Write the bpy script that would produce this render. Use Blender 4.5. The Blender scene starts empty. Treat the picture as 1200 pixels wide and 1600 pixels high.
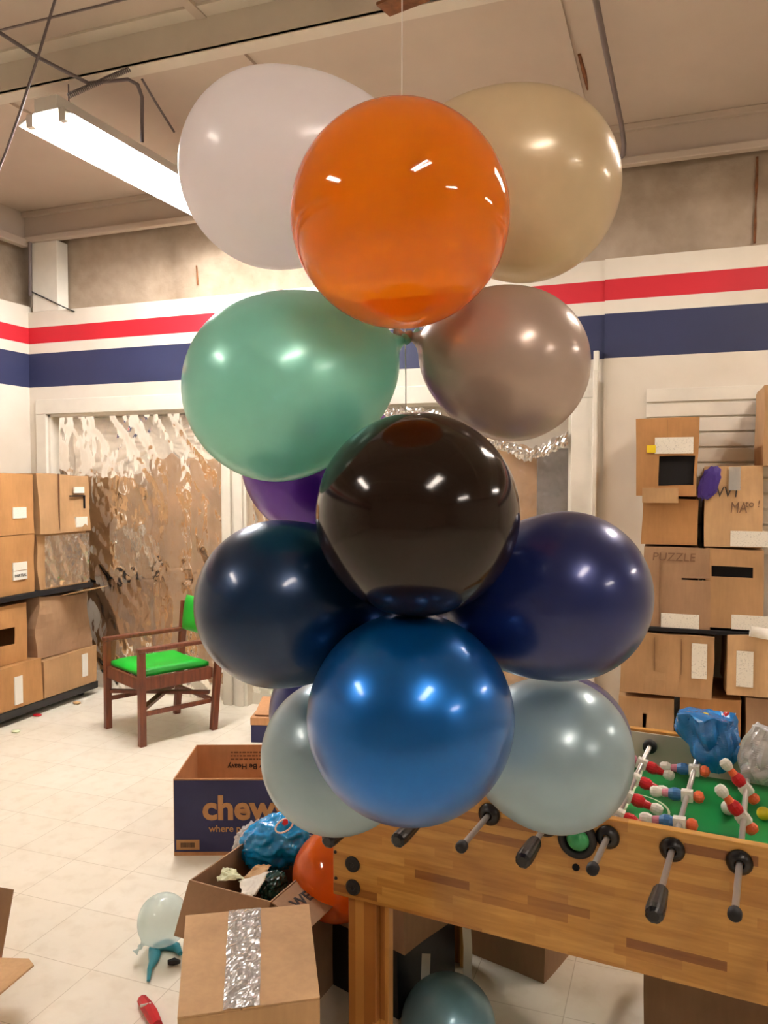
import bpy, bmesh, math, random
from mathutils import Vector, Matrix, noise, Euler
R = math.radians
C = bpy.context.scene.collection
S = bpy.context.scene

# ------------------------------------------------------------------ camera
CAM_H = 1.65; YAW = 20.1; PITCH = 2.29; F = 1250.0
cd = bpy.data.cameras.new('camera'); cam = bpy.data.objects.new('camera', cd); C.objects.link(cam)
cd.sensor_fit = 'VERTICAL'; cd.sensor_height = 36; cd.lens = 36 * F / 1600; cd.clip_start = .05
cam.location = (0, 0, CAM_H); cam.rotation_euler = (R(90 - PITCH), 0, R(YAW)); S.camera = cam
# ------------------------------------------------------------------ world, exposure
S.view_settings.view_transform = 'Standard'; S.view_settings.look = 'None'
S.view_settings.gamma = 1; S.view_settings.use_curve_mapping = False
S.view_settings.exposure = 1.62
w = bpy.data.worlds.new('world'); S.world = w; w.use_nodes = True
w.node_tree.nodes['Background'].inputs[0].default_value = (1, .93, .85, 1)
w.node_tree.nodes['Background'].inputs[1].default_value = .25
TUBE = 26.0          # strength of every fluorescent tube
# rows of 4-foot twin-tube fixtures: x, y of the near end
FIXTURES = [(-3.03, 3.08), (-2.85, -1.75), (1.25, -1.6), (1.1, 2.9), (5.0, 3.2), (5.0, -1.6)]

def camdir(x, y):
    a, b, c = (x - 600) / F, (800 - y) / F, 1.0
    p = R(PITCH); f = c * math.cos(p) + b * math.sin(p); u = b * math.cos(p) - c * math.sin(p)
    t = R(YAW)
    return Vector((a * math.cos(t) - f * math.sin(t), a * math.sin(t) + f * math.cos(t), u)), f
def at(x, y, d):                        # a point d metres ahead of the viewer
    v, f = camdir(x, y); return Vector((0, 0, CAM_H)) + v * (d / f)
def atz(x, y, z=0):
    v, f = camdir(x, y); return Vector((0, 0, CAM_H)) + v * ((z - CAM_H) / v.z)
def aty(x, y, Y):
    v, f = camdir(x, y); return Vector((0, 0, CAM_H)) + v * (Y / v.y)
def room(X, Y, z=0):                    # right / ahead -> room coordinates
    t = R(YAW); return Vector((X * math.cos(t) - Y * math.sin(t), X * math.sin(t) + Y * math.cos(t), z))

# ------------------------------------------------------------------ materials
def s2l(c): return tuple(((v / 255) / 12.92 if v / 255 <= .04045 else ((v / 255 + .055) / 1.055) ** 2.4) for v in c) + (1,)
MATS = {}
class NT:
    def __init__(s, name):
        s.m = bpy.data.materials.new(name); s.m.use_nodes = True; s.t = s.m.node_tree; s.n = s.t.nodes; s.l = s.t.links
        s.b = s.n['Principled BSDF']; s.out = s.n['Material Output']; MATS[name] = s.m
    def new(s, k, **kw):
        x = s.n.new(k)
        for a, v in kw.items(): setattr(x, a, v)
        return x
    def link(s, a, b): s.l.new(a, b)
    def noise(s, scale, detail=3, vec=None, rough=.5, coord='Object', stretch=None):
        nz = s.new('ShaderNodeTexNoise'); nz.inputs['Scale'].default_value = scale; nz.inputs['Detail'].default_value = detail
        nz.inputs['Roughness'].default_value = rough
        s.link(s.coord(coord, stretch), nz.inputs['Vector']); return nz
    def coord(s, coord='Object', stretch=None, rot=None):
        tc = s.new('ShaderNodeTexCoord'); o = tc.outputs[coord]
        if stretch or rot:
            mp = s.new('ShaderNodeMapping')
            if stretch: mp.inputs['Scale'].default_value = stretch
            if rot: mp.inputs['Rotation'].default_value = rot
            s.link(o, mp.inputs[0]); o = mp.outputs[0]
        return o
    def ramp(s, src, stops, interp='LINEAR'):
        r = s.new('ShaderNodeValToRGB'); r.color_ramp.interpolation = interp; e = r.color_ramp.elements
        while len(e) < len(stops): e.new(.5)
        for i, (p, c) in enumerate(stops): e[i].position = p; e[i].color = c
        s.link(src, r.inputs[0]); return r.outputs[0]
    def mix(s, fac, a, b, mode='MIX'):
        x = s.new('ShaderNodeMix', data_type='RGBA', blend_type=mode)
        for i, v in ((0, fac), (6, a), (7, b)):
            if hasattr(v, 'is_output'): s.link(v, x.inputs[i])
            else: x.inputs[i].default_value = v
        return x.outputs[2]
    def bump(s, h, strength=.2, dist=.01):
        b = s.new('ShaderNodeBump'); b.inputs['Strength'].default_value = strength; b.inputs['Distance'].default_value = dist
        s.link(h, b.inputs['Height']); s.link(b.outputs[0], s.b.inputs['Normal']); return b
    def set(s, **kw):
        for k, v in kw.items():
            i = s.b.inputs[k.replace('_', ' ')]
            if hasattr(v, 'is_output'): s.link(v, i)
            else: i.default_value = v
def plain(name, rgb, rough=.5, metal=0, var=.12, scale=8, bump=0, **kw):
    t = NT(name); c = s2l(rgb); nz = t.noise(scale, 4)
    d = tuple(v * (1 - var) for v in c[:3]) + (1,); l = tuple(min(1, v * (1 + var)) for v in c[:3]) + (1,)
    t.set(Base_Color=t.ramp(nz.outputs[0], [(.3, d), (.7, l)]), Roughness=rough, Metallic=metal)
    if bump: t.bump(nz.outputs[0], bump)
    for k, v in kw.items(): t.set(**{k: v})
    return t.m
def cardboard(name, rgb, var=.14):
    t = NT(name); c = s2l(rgb)
    n1 = t.noise(5, 4); n2 = t.noise(60, 2, stretch=(1, 1, .15))
    a = t.ramp(n1.outputs[0], [(.3, tuple(v * (1 - var) for v in c[:3]) + (1,)), (.7, tuple(min(1, v * (1 + var)) for v in c[:3]) + (1,))])
    t.set(Base_Color=t.mix(.18, a, t.ramp(n2.outputs[0], [(.35, (c[0] * .6, c[1] * .6, c[2] * .6, 1)), (.65, c)])), Roughness=.72)
    t.b.inputs['Specular IOR Level'].default_value = .25
    t.bump(n1.outputs[0], .25, .01); return t.m
def painted_wall(name):                 # white wall with the painted red and navy bands at fixed heights
    t = NT(name); g = t.new('ShaderNodeNewGeometry'); sp = t.new('ShaderNodeSeparateXYZ'); t.link(g.outputs['Position'], sp.inputs[0])
    mr = t.new('ShaderNodeMapRange'); mr.inputs['From Min'].default_value = 2; mr.inputs['From Max'].default_value = 3.2
    t.link(sp.outputs[2], mr.inputs[0])
    W = s2l((222, 214, 200)); Rd = s2l((196, 26, 42)); N = s2l((40, 46, 82))
    z = lambda v: (v - 2) / 1.2
    col = t.ramp(mr.outputs[0], [(0, W), (z(BANDS[0]), N), (z(BANDS[1]), W), (z(BANDS[2]), Rd), (z(BANDS[3]), W)], 'CONSTANT')
    nz = t.noise(1.6, 5); n2 = t.noise(25, 3)
    dirt = t.ramp(nz.outputs[0], [(.3, (.86, .84, .8, 1)), (.6, (1, 1, 1, 1))])
    t.set(Base_Color=t.mix(1.0, col, dirt, 'MULTIPLY'), Roughness=.6); t.bump(n2.outputs[0], .08, .004)
    return t.m
BANDS = (2.385, 2.655, 2.735, 2.86)
M_wall = painted_wall('painted_wall_paint')
M_trim = plain('white_trim_paint', (222, 216, 202), .5, var=.05)
M_plainwall = plain('off_white_wall_paint', (205, 196, 180), .8, var=.06, scale=2)
M_ceil = plain('ceiling_sheet', (196, 180, 164), .8, var=.08, scale=1.2)
M_beam = plain('ceiling_beam_paint', (214, 204, 188), .6, var=.06, scale=4)
M_rust = plain('rust_stain', (120, 74, 40), .9, var=.3, scale=30)

t = NT('insulation_sheet'); n1 = t.noise(2.2, 6); n2 = t.noise(9, 5)
t.set(Base_Color=t.mix(.3, t.ramp(n1.outputs[0], [(.3, s2l((150, 130, 108))), (.7, s2l((186, 168, 146)))]), t.ramp(n2.outputs[0], [(.3, s2l((140, 120, 98))), (.7, s2l((190, 172, 150)))])), Roughness=.7)
t.bump(n2.outputs[0], .6, .02); M_insul = t.m

t = NT('vinyl_floor_tile')
br = t.new('ShaderNodeTexBrick', offset=0.0); t.link(t.coord('Object', rot=(0, 0, 0)), br.inputs['Vector'])
br.inputs['Scale'].default_value = 1; br.inputs['Brick Width'].default_value = .305; br.inputs['Row Height'].default_value = .305
br.inputs['Mortar Size'].default_value = .0016; br.inputs['Color1'].default_value = s2l((246, 240, 224)); br.inputs['Color2'].default_value = s2l((241, 234, 216))
br.inputs['Mortar'].default_value = s2l((212, 202, 180)); br.inputs['Bias'].default_value = 0
n1 = t.noise(1.3, 6, rough=.65); n2 = t.noise(14, 5)
d = t.ramp(n1.outputs[0], [(.3, (.90, .88, .84, 1)), (.62, (1, 1, 1, 1))])
d2 = t.ramp(n2.outputs[0], [(.28, (.92, .90, .87, 1)), (.5, (1, 1, 1, 1))])
t.set(Base_Color=t.mix(1, t.mix(1, br.outputs[0], d, 'MULTIPLY'), d2, 'MULTIPLY'), Roughness=.42); M_floor = t.m

M_card = cardboard('brown_cardboard', (174, 136, 96)); M_card2 = cardboard('tan_cardboard', (200, 162, 118)); M_card3 = cardboard('orange_brown_cardboard', (178, 130, 82))
M_card4 = cardboard('dull_cardboard', (160, 126, 96)); M_cardin = cardboard('kraft_cardboard', (196, 146, 104))
M_navy = plain('navy_print', (38, 38, 84), .6, var=.1)
M_tan = plain('tan_print', (176, 128, 80), .6, var=.05)
M_ink = plain('black_ink', (44, 34, 30), .7, var=.1)
M_fadeink = plain('faded_ink', (120, 86, 60), .8, var=.1)
M_dark = plain('dark_board_and_void_shade', (16, 13, 14), .9, var=.2)  # near black: dark boards, and painted-in shade inside openings
M_blackp = plain('black_plastic', (20, 19, 21), .32, var=.2)
M_rubber = plain('black_rubber', (26, 24, 26), .6, var=.2)
M_steel = plain('chromed_steel', (206, 200, 194), .32, .7, var=.05)
M_cable = plain('grey_cable', (104, 92, 92), .5, var=.1)
M_conduit = plain('dull_conduit', (130, 118, 116), .45, .3, var=.1)
M_yellow = plain('yellow_plastic', (226, 196, 26), .5)
M_white = plain('white_plastic', (232, 228, 218), .4, var=.04)
M_paper = plain('white_paper', (236, 230, 218), .8, var=.05, bump=.3)
M_purple = plain('purple_plastic', (66, 44, 130), .4)
M_red = plain('red_plastic', (196, 24, 34), .3)
M_orangeplast = plain('orange_plastic', (232, 104, 58), .35)
M_blueplast = plain('blue_plastic', (58, 108, 160), .35)
M_pink = plain('pink_plastic', (206, 130, 150), .4)
M_greenplast = plain('green_plastic', (60, 160, 96), .3)
M_cream = plain('cream_line_paint', (220, 226, 190), .5, var=.05)
M_turf = plain('green_playfield', (16, 132, 62), .35, var=.15, scale=5)
M_vinyl = plain('green_vinyl', (16, 176, 46), .38, var=.08, bump=.05)
M_tq = plain('turquoise_rubber', (64, 160, 178), .3, var=.2)
M_foilpaper = plain('plastic_wrinkle_white', (226, 216, 198), .35)

t = NT('printed_label'); n1 = t.noise(130, 2, stretch=(1, 1, 1.6))
t.set(Base_Color=t.ramp(n1.outputs[0], [(.0, s2l((168, 162, 152))), (.30, s2l((190, 184, 172))), (.42, s2l((234, 228, 214)))]), Roughness=.5); M_label = t.m

t = NT('chair_wood'); n1 = t.noise(12, 4, stretch=(4, 4, .5))
t.set(Base_Color=t.ramp(n1.outputs[0], [(.3, s2l((92, 44, 26))), (.7, s2l((126, 66, 38)))]), Roughness=.38); M_wood = t.m

t = NT('butcher_block_wood')
br = t.new('ShaderNodeTexBrick', offset=.37, offset_frequency=2, squash=.7, squash_frequency=3)
t.link(t.coord('Object', rot=(R(90), 0, 0)), br.inputs['Vector'])
br.inputs['Scale'].default_value = 1; br.inputs['Brick Width'].default_value = .21; br.inputs['Row Height'].default_value = .022
br.inputs['Mortar Size'].default_value = .0; br.inputs['Color1'].default_value = (0, 0, 0, 1); br.inputs['Color2'].default_value = (1, 1, 1, 1)
br.inputs['Mortar'].default_value = (.5, .5, .5, 1)
c = t.ramp(br.outputs[0], [(0, s2l((138, 84, 34))), (.09, s2l((184, 128, 56))), (.4, s2l((196, 142, 64))), (1, s2l((208, 156, 76)))])
n1 = t.noise(9, 5, stretch=(1, 8, 10))
g = t.ramp(n1.outputs[0], [(.3, (.78, .72, .62, 1)), (.65, (1, 1, 1, 1))])
t.set(Base_Color=t.mix(1, c, g, 'MULTIPLY'), Roughness=.36); t.b.inputs['Coat Weight'].default_value = .25; M_block = t.m
t = NT('butcher_block_leg')
br = t.new('ShaderNodeTexBrick', offset=.5); sp = t.new('ShaderNodeSeparateXYZ'); t.link(t.coord('Object'), sp.inputs[0]); cb_ = t.new('ShaderNodeCombineXYZ')
t.link(sp.outputs[2], cb_.inputs[0]); t.link(sp.outputs[0], cb_.inputs[1]); t.link(cb_.outputs[0], br.inputs['Vector'])
br.inputs['Scale'].default_value = 1; br.inputs['Brick Width'].default_value = .4; br.inputs['Row Height'].default_value = .026; br.inputs['Mortar Size'].default_value = 0
br.inputs['Color1'].default_value = (0, 0, 0, 1); br.inputs['Color2'].default_value = (1, 1, 1, 1)
t.set(Base_Color=t.ramp(br.outputs[0], [(0, s2l((164, 100, 44))), (.3, s2l((196, 138, 66))), (1, s2l((212, 156, 82)))]), Roughness=.4); M_blockleg = t.m

def clear_plastic(name, tint, gloss=.35, rough=.12, body=.15, bumps=40, bstr=.5, stretch=None):
    t = NT(name); t.n.remove(t.b)
    tr = t.new('ShaderNodeBsdfTransparent'); tr.inputs[0].default_value = tint
    gl = t.new('ShaderNodeBsdfGlossy'); gl.inputs['Roughness'].default_value = rough; gl.inputs[0].default_value = (.95, .93, .9, 1)
    df = t.new('ShaderNodeBsdfDiffuse'); df.inputs[0].default_value = tuple(min(1, v * 1.0) for v in tint[:3]) + (1,)
    nz = t.noise(bumps, 3, stretch=stretch); bp = t.new('ShaderNodeBump'); bp.inputs['Strength'].default_value = bstr; bp.inputs['Distance'].default_value = .01
    t.link(nz.outputs[0], bp.inputs['Height']); t.link(bp.outputs[0], gl.inputs['Normal'])
    m1 = t.new('ShaderNodeMixShader'); m1.inputs[0].default_value = body; t.link(tr.outputs[0], m1.inputs[1]); t.link(df.outputs[0], m1.inputs[2])
    fr = t.new('ShaderNodeLayerWeight'); fr.inputs[0].default_value = gloss; t.link(bp.outputs[0], fr.inputs['Normal'])
    m2 = t.new('ShaderNodeMixShader'); t.link(fr.outputs['Fresnel'], m2.inputs[0]); t.link(m1.outputs[0], m2.inputs[1]); t.link(gl.outputs[0], m2.inputs[2])
    t.link(m2.outputs[0], t.out.inputs[0]); return t.m
M_film = clear_plastic('crinkled_clear_film', (.99, .97, .94, 1), .38, .12, .09, 16, .6, (1, 1, .3))
M_wrap = clear_plastic('clear_wrap_film', (.99, .97, .94, 1), .3, .14, .12, 14, .3)
M_tape = clear_plastic('clear_packing_tape', (.98, .97, .93, 1), .5, .14, .35, 28, .7, (1.6, .4, 1))
M_bluebag = clear_plastic('blue_plastic_bag', (.01, .22, .62, 1), .42, .12, .8, 45, .8)
M_clearbag = clear_plastic('clear_plastic_bag', (.95, .95, .97, 1), .5, .12, .5, 45, .8)

def latex(name, rgb, rough=.16, pearl=0.0, clear=0.0, spec=.5, glow=0.0, coat=.6):
    """balloon skin: tinted see-through share (clear), scattering share, pearl share and a glossy coat"""
    t = NT(name); c = s2l(rgb)
    nz = t.noise(7, 4); vr = .14 if pearl else .04  # colour mottling on pearl skins imitates blotchy reflections of the room
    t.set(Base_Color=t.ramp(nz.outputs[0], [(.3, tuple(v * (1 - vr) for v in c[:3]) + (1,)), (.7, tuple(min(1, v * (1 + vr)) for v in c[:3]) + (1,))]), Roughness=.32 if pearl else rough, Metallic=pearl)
    t.b.inputs['Specular IOR Level'].default_value = spec
    t.b.inputs['Coat Weight'].default_value = coat; t.b.inputs['Coat Roughness'].default_value = rough
    sh = t.b.outputs[0]
    if glow:
        tl = t.new('ShaderNodeBsdfTranslucent'); tl.inputs[0].default_value = c
        m = t.new('ShaderNodeMixShader'); m.inputs[0].default_value = glow
        t.link(sh, m.inputs[1]); t.link(tl.outputs[0], m.inputs[2]); sh = m.outputs[0]
    if clear:
        tr = t.new('ShaderNodeBsdfRefraction' if pearl else 'ShaderNodeBsdfTransparent'); k = max(c[:3])
        if pearl: tr.inputs['IOR'].default_value = 1.02; tr.inputs['Roughness'].default_value = .38
        tr.inputs[0].default_value = tuple(.04 + .96 * (v / k) ** .6 for v in c[:3]) + (1,)
        lw = t.new('ShaderNodeLayerWeight'); lw.inputs[0].default_value = .25
        mr = t.new('ShaderNodeMapRange'); t.link(lw.outputs['Facing'], mr.inputs[0])
        mr.inputs['To Min'].default_value = clear; mr.inputs['To Max'].default_value = clear * .35
        m = t.new('ShaderNodeMixShader'); t.link(mr.outputs[0], m.inputs[0])
        t.link(sh, m.inputs[1]); t.link(tr.outputs[0], m.inputs[2]); sh = m.outputs[0]
    t.link(sh, t.out.inputs[0]); return t.m

t = NT('fluorescent_tube_glow'); t.set(Base_Color=(1, 1, 1, 1)); t.b.inputs['Emission Color'].default_value = (1, .885, .79, 1); t.b.inputs['Emission Strength'].default_value = TUBE
M_tube = t.m
t = NT('cool_fluorescent_tube_glow'); t.set(Base_Color=(1, 1, 1, 1)); t.b.inputs['Emission Color'].default_value = (1, .97, .96, 1); t.b.inputs['Emission Strength'].default_value = TUBE * 2.3
M_tubecool = t.m
M_fix = plain('white_enamel', (226, 222, 214), .35, var=.03)

# ------------------------------------------------------------------ mesh helpers
def tag(o, label, cat, group=None, kind=None):
    o['label'] = label; o['category'] = cat
    if group: o['group'] = group
    if kind: o['kind'] = kind
    return o
def obj(name, bm, m, parent=None, smooth=False, bevel=0, loc=None, rot=None, merge=False):
    if merge: bmesh.ops.remove_doubles(bm, verts=bm.verts, dist=1e-5)
    bmesh.ops.recalc_face_normals(bm, faces=bm.faces) if merge else None
    me = bpy.data.meshes.new(name); bm.to_mesh(me); bm.free()
    for x in (m if isinstance(m, (list, tuple)) else [m]): me.materials.append(x)
    o = bpy.data.objects.new(name, me); C.objects.link(o)
    if parent: o.parent = parent
    if smooth: me.polygons.foreach_set('use_smooth', [True] * len(me.polygons))
    if bevel:
        b = o.modifiers.new('bevel', 'BEVEL'); b.width = bevel; b.segments = 2; b.limit_method = 'ANGLE'; b.harden_normals = False
    if loc is not None: o.location = loc
    if rot is not None: o.rotation_euler = rot
    return o
def empty(name, loc=(0, 0, 0), rz=0):
    o = bpy.data.objects.new(name, None); C.objects.link(o); o.location = loc; o.rotation_euler = (0, 0, rz); o.empty_display_size = .1; return o
def box(bm, x0, x1, y0, y1, z0, z1, M=None, mi=0):
    vs = [Vector((x, y, z)) for x in (x0, x1) for y in (y0, y1) for z in (z0, z1)]
    if M: vs = [M @ v for v in vs]
    v = [bm.verts.new(p) for p in vs]
    for f in ((0, 1, 3, 2), (4, 6, 7, 5), (0, 4, 5, 1), (2, 3, 7, 6), (0, 2, 6, 4), (1, 5, 7, 3)):
        bm.faces.new([v[i] for i in f]).material_index = mi
    return v
def bx(*a, **k): bm = bmesh.new(); box(bm, *a, **k); return bm
def frame_of(d):
    d = d.normalized(); u = d.cross(Vector((0, 0, 1)))
    if u.length < 1e-3: u = Vector((1, 0, 0))
    u.normalize(); return u, d.cross(u)
def tube(bm, pts, r, n=10, cap=True, mi=0):
    pts = [Vector(p) for p in pts]; rs = r if isinstance(r, (list, tuple)) else [r] * len(pts); rings = []
    u0 = None
    for i, p in enumerate(pts):
        d = (pts[min(i + 1, len(pts) - 1)] - pts[max(i - 1, 0)])
        if u0 is None: u, v = frame_of(d)
        else:
            dn = d.normalized(); u = (u0 - dn * u0.dot(dn)).normalized(); v = dn.cross(u)
        u0 = u
        rings.append([bm.verts.new(p + (u * math.cos(2 * math.pi * k / n) + v * math.sin(2 * math.pi * k / n)) * rs[i]) for k in range(n)])
    for a, b in zip(rings, rings[1:]):
        for k in range(n): bm.faces.new((a[k], a[(k + 1) % n], b[(k + 1) % n], b[k])).material_index = mi
    if cap: bm.faces.new(rings[0]).material_index = mi; bm.faces.new(rings[-1][::-1]).material_index = mi
def tb(pts, r, n=10, **k): bm = bmesh.new(); tube(bm, pts, r, n, **k); return bm
def lathe(bm, prof, n=32, M=None, mi=0):             # prof: (radius, z); zero radius closes
    rings = []
    for r, z in prof:
        if r < 1e-6: rings.append([bm.verts.new((M @ Vector((0, 0, z))) if M else Vector((0, 0, z)))])
        else:
            rg = []
            for k in range(n):
                p = Vector((r * math.cos(2 * math.pi * k / n), r * math.sin(2 * math.pi * k / n), z)); rg.append(bm.verts.new(M @ p if M else p))
            rings.append(rg)
    for a, b in zip(rings, rings[1:]):
        for k in range(n):
            k2 = (k + 1) % n
            if len(a) == 1 and len(b) == 1: continue
            if len(a) == 1: f = (a[0], b[k2], b[k])
            elif len(b) == 1: f = (a[k], a[k2], b[0])
            else: f = (a[k], a[k2], b[k2], b[k])
            bm.faces.new(f).material_index = mi
def axisM(o, d):                                       # z axis along d, origin o
    return Matrix.Translation(o) @ Vector((0, 0, 1)).rotation_difference(Vector(d).normalized()).to_matrix().to_4x4()
def text_obj(name, s, size, m, parent, loc, rot, depth=.0015, offset=0, shear=0, sx=1):
    cu = bpy.data.curves.new(name, 'FONT'); cu.body = s; cu.size = size; cu.extrude = depth / 2; cu.offset = offset; cu.shear = shear; cu.resolution_u = 3
    tmp = bpy.data.objects.new('tmp', cu); C.objects.link(tmp)
    me = bpy.data.meshes.new_from_object(tmp.evaluated_get(bpy.context.evaluated_depsgraph_get())); bpy.data.objects.remove(tmp); me.name = name
    me.materials.clear(); me.materials.append(m)
    o = bpy.data.objects.new(name, me); C.objects.link(o); o.parent = parent; o.location = loc; o.rotation_euler = rot; o.scale = (sx, 1, 1); return o
def struct(name, bm, m, parent=None, **k):
    o = obj(name, bm, m, parent, **k)
    if not parent: o['kind'] = 'structure'
    return o

# ------------------------------------------------------------------ room shell
YB = 5.08; XL = -4.886; ZC = 3.78; YN = -6.0; XR = 8.0; ZT = 2.985
struct('floor', bx(XL - .3, XR + .2, YN - .2, YB + .4, -.1, 0), M_floor)
# doorways in the back wall, outer frame lines
D1 = (aty(76, 700, YB).x, aty(349, 700, YB).x); D2 = (aty(380, 700, YB).x, aty(893, 700, YB).x)
H1 = aty(285, 640, YB).z; H2 = aty(620, 632, YB).z
bm = bmesh.new()
T = .16
box(bm, XL, D1[0], YB, YB + T, 0, ZT); box(bm, D1[0], D1[1], YB, YB + T, H1, ZT)
box(bm, D1[1], D2[0], YB, YB + T, 0, ZT); box(bm, D2[0], D2[1], YB, YB + T, H2, ZT); box(bm, D2[1], XR, YB, YB + T, 0, ZT)
struct('wall_back', bm, M_wall)
struct('wall_left', bx(XL - .16, XL, YN, YB + T, 0, ZT + .05), M_wall)
struct('wall_right', bx(XR, XR + .15, YN, YB + .3, 0, ZC), M_plainwall)
struct('wall_front', bx(XL - .3, XR + .15, YN - .15, YN, 0, ZC), M_plainwall)
# padded insulation between the top of the painted wall and the roof
def insul(name, along, n, fixed, z0, z1, axis):
    bm = bmesh.new(); nz_ = 10; L = along[1] - along[0]; g = []
    for i in range(n + 1):
        row = []
        for j in range(nz_ + 1):
            a = along[0] + L * i / n; z = z0 + (z1 - z0) * j / nz_
            seam = (a / 1.22) % 1; s_ = min(seam, 1 - seam); puff = .035 * (1 - math.exp(-s_ * 14))
            d = puff + .02 * noise.noise(Vector((a * 2.5, z * 3, 1))) 
            row.append(bm.verts.new((a, fixed - d, z) if axis == 'x' else (fixed + d, a, z)))
        g.append(row)
    for i in range(n):
        for j in range(nz_): bm.faces.new((g[i][j], g[i + 1][j], g[i + 1][j + 1], g[i][j + 1]))
    o = struct(name, bm, M_insul, smooth=True); so = o.modifiers.new('thick', 'SOLIDIFY'); so.thickness = .03
    return o
insul('wall_back_insulation', (XL - .1, XR), 300, YB + .17, ZT - .15, ZC + .1, 'x')
insul('wall_left_insulation', (YN, YB + .2), 240, XL - .17, ZT - .15, ZC + .1, 'y')
# eave beam along the back wall: channel with a lip
bm = bmesh.new(); box(bm, XL - .1, XR, YB + .02, YB + .10, 3.56, ZC); box(bm, XL - .1, XR, YB - .03, YB + .03, 3.53, 3.575); box(bm, XL - .1, XR, YB - .01, YB + .05, ZC - .04, ZC)
struct('trim_1', bm, M_ceil, bevel=.006)
bm = bmesh.new(); box(bm, XL - .15, XL - .04, YN, YB + .1, 3.56, ZC); box(bm, XL - .05, XL + .02, YN, YB, 3.5, 3.56)
struct('trim_2', bm, M_ceil, bevel=.006)
# corner column above the wall
bm = bmesh.new(); p0 = aty(52, 400, YB + .02); p1 = aty(92, 400, YB + .02)
box(bm, p0.x, p1.x, YB + .0, YB + .12, ZT, 3.53)
struct('trim_3', bm, M_trim, bevel=.006)
# seam and upright edge where the right wall section begins
e = aty(943, 700, YB)
struct('trim_4', bx(e.x, XR, YB - .022, YB, 0, ZT), M_wall)
# roof sheets
struct('ceiling', bx(XL - .3, XR + .2, YN - .2, YB + .4, ZC, ZC + .1), M_ceil)
def purlin(y, n):
    bm = bmesh.new(); box(bm, XL, XR, y, y + .012, ZC - .16, ZC); box(bm, XL, XR, y, y + .085, ZC - .165, ZC - .15); box(bm, XL, XR, y - .085, y, ZC - .012, ZC)
    struct('trim_%d' % n, bm, M_beam)
for i, y in enumerate((3.24, 1.5, -.1, -1.7, -3.3, -4.9)): purlin(y, 5 + i)
struct('trim_11', bx(XL, XR, 3.01, 3.02, ZC - .006, ZC), M_conduit)
# standing seams across the roof sheets
bm = bmesh.new()
for x in (-3.6, -2.1, -.56, 1.0, 2.4, 4.2, 6.0): box(bm, x, x + .05, YN, YB, ZC - .018, ZC)
struct('trim_12', bm, M_ceil)
# rust marks
def patch(name, label, cat, pts, m, th=.003):
    bm = bmesh.new(); v = [bm.verts.new(p) for p in pts]; f = bm.faces.new(v); o = obj(name, bm, m)
    so = o.modifiers.new('thick', 'SOLIDIFY'); so.thickness = th; so.offset = 0; return tag(o, label, cat)
def rustmark(name, px, Y=None, z=None, w=.012, label=''):
    P = [aty(x, y, Y) if Y else atz(x, y, z) for x, y in px]; bm = bmesh.new(); tube(bm, P, [w * (.4 + .6 * abs(math.sin(i * 1.9 + .6))) for i in range(len(P))], 6)
    o = obj(name, bm, M_rust); tag(o, label, 'stain'); return o
rustmark('rust_streak', [(1183, 245), (1183, 262), (1182, 290), (1181, 320), (1180, 352), (1179, 380)], Y=YB + .12, w=.010, label='rust streak down the insulation at the far right edge')
rustmark('rust_streak', [(905, 85), (909, 100), (913, 115), (918, 140)], z=ZC - .004, w=.012, label='short rust streak on the ceiling above the cream balloon')
rustmark('rust_streak', [(307, 415), (308, 430), (309, 445)], Y=YB + .12, w=.008, label='small rust streak on the insulation left of the white balloon')

# door casings, jambs, headers
def casing(x0, x1, ztop, n, jl=.12, jr=.12, wl=.1, wr=.1):
    root = empty('door_%d' % n, ((x0 + x1) / 2, YB, 0)); root['kind'] = 'structure'; cx = (x0 + x1) / 2
    obj('header', bx(x0 - wl - cx, x1 + wr - cx, -.03, 0, ztop, ztop + .115), M_trim, root, bevel=.004)
    obj('casing', bx(x0 - wl - cx, x0 - cx, -.028, 0, 0, ztop), M_trim, root, bevel=.004)
    obj('casing', bx(x1 - cx, x1 + wr - cx, -.028, 0, 0, ztop), M_trim, root, bevel=.004)
    obj('jamb', bx(x0 - cx, x0 + .02 - cx, 0, .16, 0, ztop), M_trim, root)
    obj('jamb', bx(x1 - .02 - cx, x1 - cx, 0, .16, 0, ztop), M_trim, root)
    obj('head_jamb', bx(x0 - cx, x1 - cx, 0, .16, ztop - .02, ztop), M_trim, root)
    return root
gap = (D2[0] - D1[1])
d1 = casing(D1[0], D1[1], H1, 1, wl=.10, wr=gap * .42)
d2 = casing(D2[0], D2[1], H2, 2, wl=gap * .42, wr=aty(927, 700, YB).x - D2[1])
# door leaves behind the film
for root, x0, x1, zt in ((d1, D1[0], D1[1], H1), (d2, D2[0], D2[1], H2)):
    cx = (x0 + x1) / 2
    obj('door_panel', bx(x0 + .02 - cx, x1 - .02 - cx, .13, .16, 0, zt - .02), M_plainwall, root)
    obj('kick_plate', bx(x0 + .02 - cx, x1 - .02 - cx, .075, .13, 0, .12), M_trim, root)
# conduit box on the right casing
q = aty(931, 580, YB - .03)
g_ = obj('surface_conduit', bx(q.x - .014, q.x + .014, YB - .062, YB - .03, 0, q.z), M_trim, bevel=.004); tag(g_, 'white painted surface conduit running down beside the right door casing', 'conduit')
obj('conduit_end', bx(q.x - .012, q.x + .02, YB - .06, YB - .022, q.z, q.z + .12), M_trim, g_, bevel=.004)

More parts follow.
